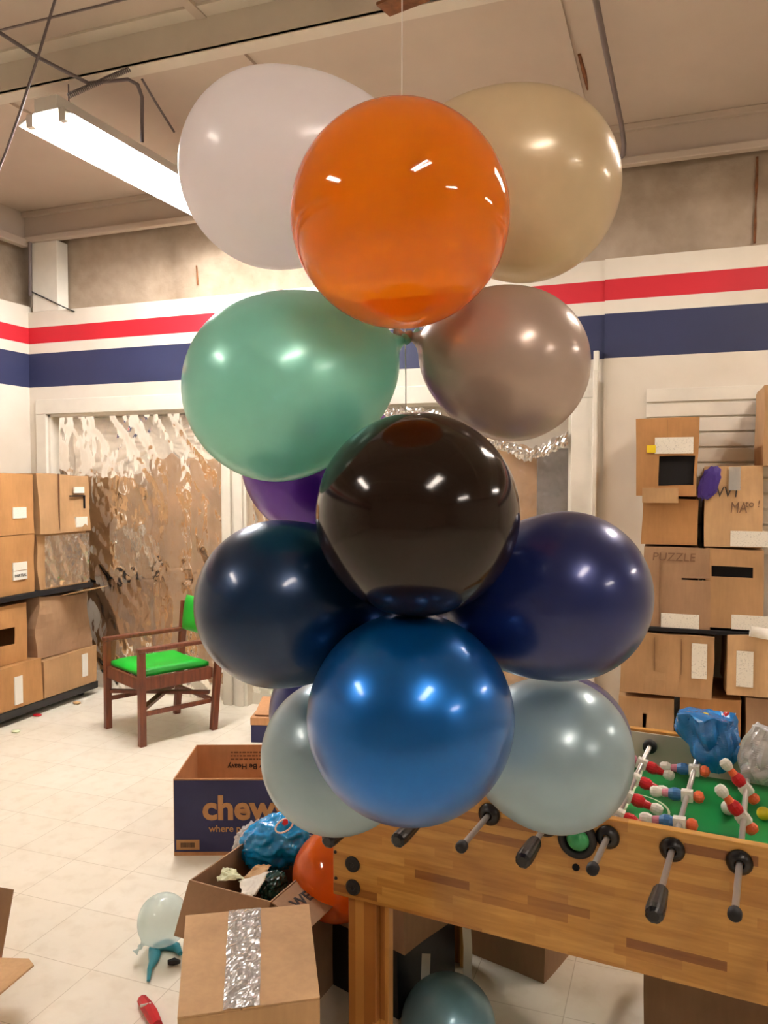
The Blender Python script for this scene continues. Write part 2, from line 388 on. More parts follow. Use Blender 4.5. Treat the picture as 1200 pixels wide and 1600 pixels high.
# brown paper and cardboard taped over the doors, then the shiny film
def sheet(name, x0, x1, z0, z1, y, m, amp=.008, fr=3, nx=40, nz_=40, seed=0, ridged=False, solid=.002, radial=False, ragged=0):
    bm = bmesh.new(); g = []; cx_, cz_ = x0 + (x1 - x0) * .58, z0 + (z1 - z0) * .62
    for i in range(nx + 1):
        row = []
        for j in range(nz_ + 1):
            u = x0 + (x1 - x0) * i / nx; z = z0 + (z1 - z0) * j / nz_
            n_ = noise.noise(Vector((u * fr * 2.2, z * fr * .8, seed))) 
            if ridged:
                a = noise.noise(Vector((u * fr * 2.6 + seed, z * fr * .7, seed))); b = noise.noise(Vector((u * fr * 6 + z * 5, z * fr * 5 - u * 4, seed + 5)))
                c_ = noise.noise(Vector((u * fr * 14, z * fr * 10, seed + 9)))
                e_ = noise.noise(Vector(((u + z * .8) * fr * 3.2, (z - u * .8) * fr * .5, seed + 3)))
                n_ = (1 - abs(a) * 2) * .45 + (1 - abs(e_) * 2) * .35 + (1 - abs(b) * 2) * .14 + abs(c_) * .16
                n_ = max(-.3, n_)
            if radial:
                an = math.atan2(z - cz_, u - cx_); rr = math.hypot(z - cz_, u - cx_); n_ = abs(noise.noise(Vector((math.cos(an) * 7, math.sin(an) * 7, rr * 4)))) * min(1, rr * 6) * 2 - .3
            if ragged and not ridged:
                fi, fj = i / nx, j / nz_
                z += (ragged * noise.noise(Vector((u * 9, seed, 1))) * fj ** 4) - ragged * .5 * noise.noise(Vector((u * 9, seed, 4))) * (1 - fj) ** 4
                u += (ragged * noise.noise(Vector((z * 7, seed, 2))) * abs(fi * 2 - 1) ** 3)
            row.append(bm.verts.new((u, y - amp * n_, z)))
        g.append(row)
    for i in range(nx):
        for j in range(nz_): bm.faces.new((g[i][j], g[i][j + 1], g[i + 1][j + 1], g[i + 1][j]))
    o = obj(name, bm, m, smooth=True)
    if not ridged: so = o.modifiers.new('thick', 'SOLIDIFY'); so.thickness = solid
    return o
M_ppa = plain('crumpled_kraft_paper', (156, 122, 84), .5, var=.3, scale=5, bump=.6); M_ppb = plain('dark_kraft_paper', (138, 106, 74), .5, var=.35, scale=6, bump=.6)
M_greyp = plain('grey_foil_paper', (128, 122, 120), .3, .4, var=.3, bump=.6); M_ppc = plain('kraft_paper', (166, 128, 86), .5, var=.22, scale=5, bump=.5)
X = lambda x: aty(x, 800, YB).x
Z = lambda x, y: aty(x, y, YB).z
pieces = [('brown_paper_sheet', 132, 232, 738, 905, 'brown paper sheet behind the film, upper left of the left doorway', M_ppa, .105),
          ('brown_paper_sheet', 145, 235, 905, 1085, 'brown paper sheet behind the film, lowest beside the stacked cartons', M_ppb, .100),
          ('brown_paper_sheet', 225, 352, 715, 900, 'brown paper sheet behind the film below the green balloon', M_ppc, .095),
          ('brown_paper_sheet', 228, 350, 890, 1080, 'brown paper sheet behind the film behind the green chair', M_ppc, .090),
          ('white_plastic_sheet', 102, 352, 640, 760, 'whitish plastic sheet across the top of the left doorway', M_foilpaper, .115),
          ('brown_paper_sheet', 384, 640, 760, 1070, 'brown paper sheet behind the film in the second doorway, left half', M_ppc, .1),
          ('brown_paper_sheet', 640, 852, 700, 1070, 'brown paper sheet behind the film between black balloon and right casing', M_ppc, .095),
          ('grey_paper_sheet', 835, 892, 700, 960, 'grey paper strip behind the film beside the right door casing', M_greyp, .09)]
for i, (nm, xa, xb, ya, yb, lab, m, dy) in enumerate(pieces):
    xm = (xa + xb) / 2
    o = sheet(nm, X(xa), X(xb), max(.01, aty(xm, yb, YB).z), min(aty(xm, ya, YB).z, H1 - .03), YB + dy, m, .012 if nm[0] != 'w' else .02, 3, *((40, 40) if nm[0] != 'w' else (110, 60)), seed=i * 3, radial=(nm[0] == 'w'), ragged=.07 if nm[0] == 'b' else 0); tag(o, lab, 'paper sheet')
o = sheet('clear_plastic_film', D1[0] + .09, D1[1] - .005, .02, H1 - .025, YB + .045, M_film, .035, 1.7, 130, 150, seed=3, ridged=True, solid=.0008); tag(o, 'crinkled shiny clear plastic film hung over the left doorway', 'plastic film')
o = sheet('clear_plastic_film', D2[0] + .03, D2[1] - .025, .10, H2 - .025, YB + .045, M_film, .035, 1.7, 190, 130, seed=11, ridged=True, solid=.0008); tag(o, 'crinkled shiny clear plastic film over the doorway behind the balloons', 'plastic film')

M_silver = plain('silvery_film', (222, 218, 212), .16, .85, var=.1)
def bunch(label, P, r_, seed):
    """gathered roll of shiny film between points on the doorway"""
    P = [Vector(p) for p in P]; bm = bmesh.new(); n = 14; L = 50; rg = []
    for i in range(L + 1):
        f = i / L * (len(P) - 1); k = min(int(f), len(P) - 2); c = P[k].lerp(P[k + 1], f - k)
        rg.append([bm.verts.new(c + Vector((0, math.sin(a) * .5, math.cos(a))) * r_ * (1 + .9 * noise.noise(Vector((i * .55, math.cos(a) * 1.5, seed + math.sin(a))))) ) for a in [2 * math.pi * q / n for q in range(n)]])
    for a, b in zip(rg, rg[1:]):
        for q in range(n): bm.faces.new((a[q], a[(q + 1) % n], b[(q + 1) % n], b[q]))
    bm.faces.new(rg[0]); bm.faces.new(rg[-1][::-1])
    return tag(obj('gathered_film', bm, M_silver), label, 'plastic film')
bunch('bright gathered film fold just under the taupe balloon', [aty(x, y, YB - .02) for x, y in ((760, 684), (790, 696), (825, 712), (850, 703), (888, 684))], .035, 3)
bunch('gathered film along the header between mint and taupe balloons', [aty(x, y, YB + .0) for x, y in ((585, 652), (615, 645), (645, 644), (690, 650))], .032, 8)
# slatted display panel on the right wall
x0, x1 = aty(1010, 650, YB).x, aty(1215, 650, YB).x; zt = aty(1100, 606, YB).z
bm = bmesh.new(); box(bm, x0, x1, YB - .035, YB - .023, zt - .98, zt)
n = 11; ph = .98 / n
for k in range(n): box(bm, x0, x1, YB - .05, YB - .035, zt - (k + 1) * ph + .012, zt - k * ph)
o = obj('slatwall_panel', bm, M_trim, bevel=.002); tag(o, 'white slatted display panel on the wall behind the right carton stack', 'wall panel')

# ------------------------------------------------------------------ fluorescent fixtures
def fixture_proto(x, y):
    root = empty('fluorescent_light', (x, y, 3.39))
    L = 1.26
    bm = bmesh.new(); box(bm, -.07, .07, 0, L, .03, .10)
    for s_ in (-1, 1):
        v = box(bm, *sorted((s_ * .07, s_ * .175)), 0, L, .03, .04)
        for p in v:
            if abs(p.co.x) > .1: p.co.z -= .045
    obj('housing', bm, M_fix, root, bevel=.004)
    for sx in (-.10, .10):
        tbx = obj('tube', tb([(sx, .03, -.01), (sx, L - .03, -.01)], .019, 14), M_tube, root, smooth=False)
        for yy in (.012, L - .012): obj('tube_socket', bx(sx - .02, sx + .02, yy - .012, yy + .012, -.03, .03), M_fix, tbx)
    for sy in (.12, L - .12): obj('hanger', tb([(0, sy, .10), (0, sy, ZC - 3.39)], .003, 6), M_cable, root)
    return root
def copy_tree(o, parent=None):
    c = o.copy(); C.objects.link(c); c.parent = parent
    for ch in [k for k in bpy.data.objects if k.parent == o]: copy_tree(ch, c)
    return c
labs = ['lit twin tube fluorescent fixture hanging beside the white balloon', 'ceiling tube light behind the viewer on the left', 'ceiling tube light right behind the viewer',
        'ceiling tube light above the right carton stack, outside the frame', 'ceiling tube light farthest right', 'ceiling tube light behind the viewer on the right']
fx = fixture_proto(*FIXTURES[0]); fixes = [fx]
for (x, y) in FIXTURES[1:]:
    c_ = copy_tree(fx); c_.location = (x, y, 3.39); fixes.append(c_)
qa, qb = atz(30, 197, 3.375), atz(280, 326, 3.375); dv = (qb - qa).normalized(); fx.rotation_euler.z = math.atan2(dv.y, dv.x) - R(90)

for o_ in [k for k in bpy.data.objects if k.parent == fx and k.name.startswith('tube')]:
    o_.data = o_.data.copy(); o_.data.materials.clear(); o_.data.materials.append(M_tubecool)
fx.scale = (1, 1.3, 1)
fx.location = (qa.x + .165 * dv.y, qa.y - .165 * dv.x, 3.39)
for o, l in zip(fixes, labs): tag(o, l, 'ceiling light', 'tube lights under the ceiling')
# cables round the fixture
def cable(name, pts, r, label, m=None, cat='cable', n=8):
    # smooth the polyline a little
    P = [Vector(p) for p in pts]
    o = obj(name, tb(P, r, n), m or M_cable, smooth=True); return tag(o, label, cat)
cable('support_cable', [at(92, -20, 3.55), at(62, 80, 3.6), at(33, 170, 3.7), at(10, 235, 3.9), at(-8, 280, 4.0)], .006, 'thin cable running down past the left end of the tube light')
cable('power_cable', [at(-10, 45, 3.6), at(60, 90, 3.7), at(138, 130, 3.8), at(200, 124, 3.9), at(215, 132, 3.95), at(222, 152, 4.0), at(222, 222, 4.1)], .009, 'grey power cable drooping from the left and down into the fixture')
cable('support_cable', [at(222, 124, 3.95), at(245, 163, 4.1), at(272, 206, 4.3)], .006, 'thin cable slanting down to the far end of the fixture beside white balloon')
bm = bmesh.new(); a, b = at(106, 150, 3.75), at(202, 108, 3.85); d = b - a; u, v = frame_of(d)
tube(bm, [a + d * (k / 240) + (u * math.cos(k * .9) + v * math.sin(k * .9)) * .010 for k in range(241)], .0035, 6)
tag(obj('coil_spring', bm, M_cable, smooth=True), 'stretched coil spring above the tube light', 'spring')
a = [aty(928, -10, 2.6), atz(960, 120, ZC - .02) ]
cable('bent_conduit', [at(925, -30, 3.3), at(948, 85, 3.9), at(971, 195, 4.6), at(975, 225, 4.7), at(974, 242, 4.72), at(966, 249, 4.76)], .014, 'bent grey conduit crossing the ceiling right of the cream balloon', M_conduit, 'conduit', 12)
cable('loose_wire', [aty(48, 455, YB - .01), aty(75, 468, YB - .01), aty(100, 480, YB - .01), aty(116, 487, YB - .01)], .005, 'loose black wire at the corner above the red band', M_blackp, 'wire')
cable('corner_pipe', [aty(47, 462, YB - .02), aty(47, 378, YB - .02)], .013, 'dark vertical pipe in the corner above the red band', M_conduit, 'pipe')
o = obj('twisted_wire', tb([aty(405, 460, YB - .01), aty(425, 455, YB), aty(440, 454, YB), aty(452, 460, YB), aty(478, 461, YB), aty(484, 466, YB)], [.008, .012, .01, .02, .008, .006], 6), M_conduit); tag(o, 'scrap of grey wire on the wall ledge above the green balloon', 'wire')
o = obj('cardboard_scrap', bx(-.1, .1, -.05, .05, -.012, .0), M_rust, loc=atz(630, 0, ZC - .166) + Vector((0, .0, 0)), rot=(0, 0, R(-14))); tag(o, 'brown board scrap fixed to the ceiling beam over the balloon string', 'board')

def crumple(name, label, loc, sc, m, seed, cat='plastic bag', sub=4, amp=.35, rot=(0, 0, 0), sharp=2.2):
    bm = bmesh.new(); bmesh.ops.create_icosphere(bm, subdivisions=sub, radius=1)
    for v in bm.verts:
        p = v.co.normalized(); a = noise.noise(p * sharp + Vector((seed, 0, 0))); b = noise.noise(p * sharp * 3 + Vector((0, seed, 0)))
        r = 1 + amp * (1 - abs(a) * 2.4) * .6 + amp * .45 * (abs(b) * 2 - .5)
        v.co = Vector((p.x * r * sc[0], p.y * r * sc[1], p.z * r * sc[2]))
    o = obj(name, bm, m, loc=loc, rot=rot); return tag(o, label, cat)

# ------------------------------------------------------------------ cartons
def grid_box(w, d, h, holes=(), jit=.004, seed=0, open_top=False, n=8, side_holes=()):
    """box shell built face by face on grids; holes: (u0,u1,v0,v1) in metres on the front (-y) face"""
    bm = bmesh.new()
    def face(o, U, V, lu, lv, hs=()):
        us = sorted({round(lu * i / n, 5) for i in range(n + 1)} | {round(v, 5) for q in hs for v in q[:2]})
        vs = sorted({round(lv * i / n, 5) for i in range(n + 1)} | {round(v, 5) for q in hs for v in q[2:]})
        g = [[bm.verts.new(o + U * a + V * b) for b in vs] for a in us]
        for i in range(len(us) - 1):
            for j in range(len(vs) - 1):
                cu, cv = (us[i] + us[i + 1]) / 2, (vs[j] + vs[j + 1]) / 2
                if any(q[0] < cu < q[1] and q[2] < cv < q[3] for q in hs): continue
                bm.faces.new((g[i][j], g[i + 1][j], g[i + 1][j + 1], g[i][j + 1]))
    x, y, z = Vector((1, 0, 0)), Vector((0, 1, 0)), Vector((0, 0, 1))
    A = Vector((-w / 2, -d / 2, 0))
    face(A, x, z, w, h, holes); face(A + x * w + y * d, -x, z, w, h); face(A + x * w, y, z, d, h); face(A + y * d, -y, z, d, h)
    face(A + y * d, x, -y, w, d)
    if not open_top: face(A + z * h, x, y, w, d)
    bmesh.ops.remove_doubles(bm, verts=bm.verts, dist=1e-4)
    rnd = random.Random(seed)
    cr = [Vector((rnd.uniform(-1, 1), rnd.uniform(-1, 1), rnd.uniform(-1, 1))) * jit for _ in range(8)]
    for v in bm.verts:
        p = v.co; fx_, fy, fz = p.x / w + .5, p.y / d + .5, p.z / h
        off = Vector((0, 0, 0))
        for k in range(8):
            wgt = (fx_ if k & 1 else 1 - fx_) * (fy if k & 2 else 1 - fy) * (fz if k & 4 else 1 - fz); off += cr[k] * wgt * 1.5
        nn = Vector([noise.noise(p * 5 + Vector((seed, k * 7, 0))) for k in range(3)]) * jit * 1.6
        q = off + nn
        if fz < .01: q.z = 0
        v.co = p + q
    return bm
def carton(name, label, base, w, d, h, rz=0, slits=(), m=None, holes=(), stickers=(), open_top=False, seam='none', seed=0, group=None, jit=.004, cat='cardboard box', writing=(), tape=False, darkhole=False):
    """base: centre of the FRONT bottom edge; front face looks along local -y"""
    root = empty(name, base, rz); tag(root, label, cat, group)
    m = m or M_card
    o = obj('carton_body', grid_box(w, d, h, holes, jit, seed, open_top), m, root, loc=(0, d / 2, 0), merge=True)
    so = o.modifiers.new('thick', 'SOLIDIFY'); so.thickness = .004; so.offset = -1
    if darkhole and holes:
        q = holes[0]; obj('opening_shade_block', bx(q[0] - w / 2 - .01, q[1] - w / 2 + .01, .02, .06, q[2] - .01, q[3] + .01), M_dark, root)  # near-black block paints in the shade inside the carton opening
    for (x, z, sw, sh, mm) in stickers: obj('shipping_label', bx(x - sw / 2, x + sw / 2, -.004 - jit * 1.2, -.001 , z - sh / 2, z + sh / 2), mm, root)
    for (x0, x1, z0, z1, mm) in slits: obj('cut_slit', bx(x0, x1, -.002 - jit, .002, z0, z1), mm, root)
    for (s, x, z, size, mm, sx) in writing: text_obj('handwriting', s, size, mm, root, (x, -.003 - jit, z), (R(90), 0, 0), .001, 0, .1, sx)
    if tape:
        obj('packing_tape', bx(-.028, .028, -.004 - jit, -.001 - jit, h - .12, h + .002), M_tape, root)
    return root
GR = 'cardboard cartons stacked at the right wall'; YF = 4.52
def rcart(label, xl, xr, zt, zb, yf=YF, dep=.50, **k):
    """carton whose front face fills the given spans"""
    zmid = (zt + zb) / 2; A = aty(xl, zmid, yf); B = aty(xr, zmid, yf); xm = (xl + xr) / 2
    ztop = aty(xm, zt, yf).z; zbot = aty(xm, zb, yf).z
    return carton('cardboard_box', label, ((A.x + B.x) / 2, yf, zbot), B.x - A.x - .016, dep, ztop - zbot - .003, group=GR, **k), B.x - A.x, ztop - zbot
# lower tier
zt3 = aty(1050, 1088, YF).z
rcart('plain carton low in the right stack under the wide long-label carton, left side', 962, 1056, 1090, 1195, m=M_card, seed=3, holes=[(.13, .15, .15, .28)], stickers=())
rcart('plain brown carton low in the right stack behind the blue bag', 1060, 1159, 1091, 1195, m=M_card3, seed=4)
rcart('brown carton at the lower right edge behind the clear plastic bag', 1162, 1262, 1093, 1195, m=M_card4, seed=5)
rcart('wide brown carton with a tall vertical white label in the right stack', 966, 1118, 990, 1087, m=M_card, seed=6, slits=[(-.06, -.058, .13, .31, M_fadeink), (.075, .077, .12, .31, M_fadeink)], stickers=[(.165, .20, .075, .185, M_label)], jit=.007, yf=YF - .03)
rcart('brown carton with vertical label right of the dark gap under the plank', 1134, 1262, 992, 1090, m=M_card2, seed=7, stickers=[(-.10, .14, .08, .185, M_label)], jit=.006, yf=YF - .03)
# plank between tiers
pz = aty(1100, 990, YF).z; pa = aty(1000, 988, YF).x; pb = aty(1270, 988, YF).x
o = obj('plank_shelf', bx(pa, pb, YF - .02, YF + .50, pz, pz + .022), M_dark, bevel=.003); tag(o, 'dark plank between the lower and upper cartons at right', 'plank')
c1, w_, h_ = rcart('carton marked PUZZLE with a narrow slot and low label', 1004, 1095, 853, 981, m=M_card4, seed=8, slits=[(-.06, -.058, .02, .4, M_fadeink)], holes=[(.19, .33, .265, .275)], stickers=[(.045, .04, .19, .075, M_label)], writing=[('PUZZLE', -.10, .36, .062, M_fadeink, 1.0)])
rcart('brown carton with a torn dark slot and label, above the plank at right', 1099, 1196, 857, 982, m=M_card, seed=9, holes=[(.03, .23, .27, .325)], stickers=[(.085, .035, .19, .075, M_label)], darkhole=True)
rcart('squat plain brown carton under the topmost carton with square opening', 1000, 1093, 778, 851, m=M_card3, seed=10, jit=.006)
rcart('scribbled carton with tape and a purple tag beside the slatted panel', 1099, 1196, 729, 855, m=M_card2, seed=11, stickers=[(.085, .045, .2, .08, M_label)], tape=True, writing=[('VVT', -.09, .26, .08, M_ink, .8), ('to !', .05, .21, .05, M_fadeink, 1), ('MA', -.02, .18, .08, M_fadeink, .7)])
cA, wA, hA = rcart('topmost carton of the right stack with a square dark opening', 992, 1093, 652, 775, yf=YF - .05, m=M_card3, seed=12, slits=[(.0, .0015, .27, .40, M_fadeink)], holes=[(.115, .29, .055, .21)], stickers=[(.035, .265, .19, .085, M_label)], darkhole=True)
obj('yellow_sticker', bx(-.10, -.055, -.010, -.006, .228, .268), M_yellow, cA)
obj('torn_flap', bx(-.12, .06, -.03, -.024, -.03, .05), M_card2, cA, rot=(R(14), 0, 0), loc=(0, .012, 0))
o = crumple('purple_tag', 'purple plastic tag stuck on the scribbled carton', aty(1108, 755, YF - .02), (.045, .012, .085), M_purple, 3, 'tag', sub=3, rot=(0, R(20), 0))
rc = aty(1192, 660, YF - .2); o, _, _ = rcart('tall brown carton cut off by the right edge beside the slatted panel', 1192, 1290, 600, 727, m=M_card, seed=13, yf=YF - .03)
# loose scraps on the stack
bm = bmesh.new(); a = aty(1172, 986, YF - .06); b = aty(1205, 992, YF - .06); tube(bm, [a, b], .028, 12); tag(obj('paper_roll', bm, M_paper, smooth=True), 'short white paper roll on the plank edge at far right', 'roll')
# tier below reaching the floor
rcart('brown carton on the floor hidden behind the football table, left', 962, 1110, 1200, 1268, m=M_card, seed=14)
rcart('brown carton on the floor hidden behind the football table, right', 1114, 1262, 1200, 1268, m=M_card, seed=15)

# left stack along the left wall, fronts look along +x
GL = 'cardboard cartons stacked at the left wall'; XF = -4.245
def lcart(label, y0, y1, z0, z1, dx=0, **k):
    return carton('cardboard_box', label, (XF + dx, (y0 + y1) / 2, z0), y1 - y0 - .006, .55, z1 - z0 - .003, R(90), group=GL, **k)
lcart('orange brown top carton with small label at the left edge', 3.92, 4.435, 1.275, 1.70, m=M_card3, seed=21, stickers=[(.12, .15, .12, .075, M_label)])
lcart('top carton with a cut square flap and two labels next to the film', 4.445, 4.965, 1.265, 1.70, m=M_card, seed=22, slits=[(.06, .215, .262, .270, M_dark), (.207, .215, .17, .27, M_dark), (-.055, -.052, .0, .43, M_fadeink)], stickers=[(.15, .31, .10, .045, M_white), (.17, .07, .12, .075, M_label)], jit=.010, dx=.02)
cP = lcart('orange brown carton with the PARTIAL label at the left edge', 3.92, 4.435, .865, 1.272, m=M_card3, seed=23, stickers=[(.115, .13, .125, .06, M_white), (.115, .192, .125, .055, M_label)])
text_obj('printed_word', 'PARTIAL', .028, M_ink, cP, (.062, -.012, .12), (R(90), 0, 0))
lcart('carton wrapped in shiny clear film below the cut flap carton', 4.47, 4.965, .865, 1.262, m=M_card, seed=24, slits=[(.05, .17, .27, .276, M_dark), (.05, .054, .1, .27, M_dark), (.164, .17, .18, .27, M_dark)], stickers=[(.08, .34, .1, .04, M_white)], jit=.010)
lcart('carton with torn window opening at the lower left edge', 3.90, 4.36, .395, .80, m=M_card3, seed=25, holes=[(.16, .34, .13, .25)])
cF = lcart('greyish carton with an open flap sticking out beside the plastic film', 4.42, 4.97, .375, .805, m=M_card4, seed=26, jit=.016)
obj('open_flap', bx(-.02, .27, -.20, .0, -.003, .001), M_card2, cF, loc=(0, 0, .425), rot=(R(-14), 0, 0))
lcart('bottom carton with an upright white label and ragged top at the left edge', 3.90, 4.44, .10, .392, m=M_card3, seed=27, stickers=[(.04, .12, .07, .19, M_white)], dx=.05)
lcart('bottom carton with an upright label nearest the green chair', 4.45, 4.99, .10, .372, m=M_card, seed=28, stickers=[(.14, .15, .06, .17, M_white)], dx=.05)
o = obj('shelf_board', bx(XL + .02, XF + .03, 3.9, 5.0, .828, .862), M_dark, bevel=.003); tag(o, 'dark board between the upper and lower left cartons', 'board')
bm = bmesh.new(); box(bm, XL + .05, XF + .06, 3.85, 5.0, .045, .098)
r_ = obj('platform_dolly', bm, M_blackp, bevel=.004); tag(r_, 'black low platform dolly under the left cartons', 'dolly')
for yy in (3.95, 4.9):
    for xx in (XL + .12, XF - .02): obj('caster', tb([(xx, yy - .012, .023), (xx, yy + .012, .023)], .023, 12), M_rubber, r_)
# film on the wrapped carton
o = sheet('clear_wrap', 4.50, 4.96, .88, 1.25, -XF - .0, M_wrap, .015, 3, 50, 40, seed=31, ridged=True, solid=.0008)
o.rotation_euler = (0, 0, R(90)); o.location = (0.02, 0, 0); tag(o, 'shiny clear wrap over the front of the middle left carton', 'plastic film')
# the sheet was made facing -y at y=-XF; turned by 90 degrees it faces +x at x=XF

# ------------------------------------------------------------------ green armchair
A_, B_, C_, D_ = atz(170, 1138), atz(226, 1168), atz(333, 1140), atz(272, 1113)
mid = (A_ + B_ + C_ + D_) / 4; wdir = ((B_ - A_) + (C_ - D_)).normalized(); rz = math.atan2(wdir.y, wdir.x)
W_ = .5; DD = .5
ch = empty('armchair', mid, rz); tag(ch, 'brown wooden armchair with bright green vinyl seat and back', 'chair')
hw, hd = W_ / 2, DD / 2
for sx in (-1, 1):
    obj('leg', bx(sx * hw - .021, sx * hw + .021, -hd - .021, -hd + .021, 0, .585), M_wood, ch, bevel=.004)
    bm = bmesh.new(); v = box(bm, sx * hw - .021, sx * hw + .021, hd - .02, hd + .022, 0, .80)
    for p in bm.verts:
        if p.co.z > .5: p.co.y += .07
    obj('leg', bm, M_wood, ch, bevel=.004)
    bm = bmesh.new(); box(bm, sx * hw - .024, sx * hw + .024, -hd - .028, hd + .05, .585, .612)
    obj('armrest', bm, M_wood, ch, bevel=.006)
    obj('seat_rail', bx(sx * hw - .012, sx * hw + .012, -hd + .02, hd - .02, .345, .425), M_wood, ch, bevel=.003)
    obj('stretcher', bx(sx * hw - .010, sx * hw + .010, -hd + .02, hd - .02, .185, .213), M_wood, ch, bevel=.003)
obj('seat_rail', bx(-hw + .02, hw - .02, -hd - .012, -hd + .012, .345, .42), M_wood, ch, bevel=.003)
obj('seat_rail', bx(-hw + .02, hw - .02, hd - .012, hd + .012, .345, .41), M_wood, ch, bevel=.003)
obj('stretcher', bx(-hw + .02, hw - .02, hd - .010, hd + .010, .185, .213), M_wood, ch, bevel=.003)
for s_ in (-1, 1):
    bm = bmesh.new(); ang = math.atan2(DD, s_ * W_); Mx = Matrix.Translation((0, 0, .24 + s_ * .011)) @ Matrix.Rotation(ang, 4, 'Z'); box(bm, -.33, .33, -.02, .02, -.01, .01, Mx)
    obj('cross_brace', bm, M_wood, ch)
def cushion(w, d, h, cx, cy, z0, dip=0, n=14):
    bm = bmesh.new(); top = []; bot = []
    for i in range(n + 1):
        a, b = [], []
        for j in range(n + 1):
            u, v = i / n * 2 - 1, j / n * 2 - 1; e = (1 - u ** 6) * (1 - v ** 6)
            z = h * (.35 + .65 * e ** .5 if e > 0 else .35) - dip * (1 - u * u) * (1 - v * v) + dip * .5 * u * u
            a.append(bm.verts.new((cx + u * w / 2, cy + v * d / 2, z0 + z))); b.append(bm.verts.new((cx + u * w / 2, cy + v * d / 2, z0)))
        top.append(a); bot.append(b)
    for i in range(n):
        for j in range(n):
            bm.faces.new((top[i][j], top[i + 1][j], top[i + 1][j + 1], top[i][j + 1])); bm.faces.new((bot[i][j], bot[i][j + 1], bot[i + 1][j + 1], bot[i + 1][j]))
    for k in range(n):
        bm.faces.new((bot[k][0], bot[k + 1][0], top[k + 1][0], top[k][0])); bm.faces.new((bot[k + 1][n], bot[k][n], top[k][n], top[k + 1][n]))
        bm.faces.new((bot[0][k + 1], bot[0][k], top[0][k], top[0][k + 1])); bm.faces.new((bot[n][k], bot[n][k + 1], top[n][k + 1], top[n][k]))
    return bm
obj('seat', cushion(W_ - .05, DD - .03, .05, 0, .0, .425, .02), M_vinyl, ch, smooth=True)
bm = cushion(W_ - .05, .24, .045, 0, 0, 0, -.01)
obj('backrest', bm, M_vinyl, ch, smooth=True, loc=(0, hd + .065, .72), rot=(R(82), 0, 0))

# ------------------------------------------------------------------ navy printed open box
def open_box(root, w, d, h, m_out, m_in, th=.005):
    bm = bmesh.new()
    box(bm, -w / 2, w / 2, 0, th, 0, h); obj('front_wall', bm, [m_out], root)
    obj('back_wall', bx(-w / 2, w / 2, d - th, d, 0, h), m_in if m_in else m_out, root)
    for sx in (-1, 1): obj('side_wall', bx(sx * w / 2 - (th if sx > 0 else 0), sx * w / 2 + (th if sx < 0 else 0), th, d - th, 0, h), m_in, root)
    obj('bottom', bx(-w / 2 + th, w / 2 - th, th, d - th, .002, th), m_in, root)
f0 = atz(272, 1337); z_top = .343; fr = at(432, 1337, 3.5)
w_nb = .62; ang = R(YAW + 0.5)
ctr = f0 + Vector((math.cos(ang), math.sin(ang), 0)) * (w_nb / 2)
nb = empty('printed_open_box', (ctr.x, ctr.y, 0), ang); tag(nb, 'open navy printed carton with tan lettering on the floor', 'cardboard box')
open_box(nb, w_nb, .45, z_top, M_cardin, M_cardin)
obj('front_print', bx(-w_nb / 2 + .003, w_nb / 2 - .003, -.0025, 0, .018, z_top - .008), M_navy, nb)
xl = lambda px: (px - 272) * 3.51 / F - w_nb / 2
text_obj('brand_lettering', 'chewy', .148, M_tan, nb, (xl(317), -.004, .165), (R(90), 0, 0), .002, .0048, 0, 1.0)
text_obj('slogan_lettering', 'where pet lovers shop', .042, M_tan, nb, (xl(327), -.004, .108), (R(90), 0, 0), .002, .0005, 0, 1.0)
lb = obj('barcode_panel', bx(xl(276), xl(312), -.004, -.0025, .028, .072), M_tan, nb)
bm = bmesh.new(); rnd = random.Random(4); xx = xl(283)
while xx < xl(304): ww = rnd.uniform(.001, .003); box(bm, xx, xx + ww, -.005, -.004, .038, .060); xx += ww + rnd.uniform(.001, .003)
obj('barcode', bm, M_ink, lb)
text_obj('inside_lettering', 'Box May Be Heavy', .038, M_ink, nb, (.135, .444, z_top - .095), (R(90), R(180), 0), .001, .0008)
bm = bmesh.new(); rnd = random.Random(8)
for k in range(3):
    xx = -.14
    while xx < .12: ww = rnd.uniform(.008, .022); box(bm, xx, xx + ww, .4432, .444, z_top - .040 - k * .017, z_top - .033 - k * .017); xx += ww + .005
obj('fine_print', bm, M_fadeink, nb)
# second navy box behind
p = atz(392, 1160); nb2 = empty('navy_box', (p.x, p.y, 0), R(YAW - 4)); tag(nb2, 'small navy carton with tan lid just behind the open navy carton', 'cardboard box')
obj('carton_body', bx(0, .4, 0, .3, 0, .11), M_navy, nb2, bevel=.003); obj('lid', bx(-.003, .403, -.003, .303, .11, .16), M_cardin, nb2, bevel=.004)
obj('open_flap', bx(0.02, .3, .02, .25, 0, .004), M_cardin, nb2, loc=(0, 0, .163), rot=(R(14), 0, 0))

# ------------------------------------------------------------------ crumpled bags
# ------------------------------------------------------------------ open brown box with packaging
A0 = room(-.584, 2.355); e1 = room(.90, -.43).normalized(); rz = math.atan2(e1.y, e1.x)
bw, bd, bh = .29, .42, .45
ob = empty('open_brown_box', A0, rz); tag(ob, 'open brown carton full of packaging behind the taped carton', 'cardboard box')
def wall(nm, *a, m=M_card4, **k): return obj(nm, bx(*a), m, ob, **k)
wall('front_wall', 0, bw, 0, .005, 0, bh); wall('back_wall', 0, bw, bd - .005, bd, 0, bh)
wall('side_wall', 0, .005, .005, bd - .005, 0, bh); wall('side_wall', bw - .005, bw, .005, bd - .005, 0, bh); wall('bottom', .005, bw - .005, .005, bd - .005, .002, .006)
fl = obj('outer_flap', bx(0, .135, 0, bd, -.004, 0), M_card4, ob, loc=(bw + .004, 0, bh), rot=(0, R(18), 0))
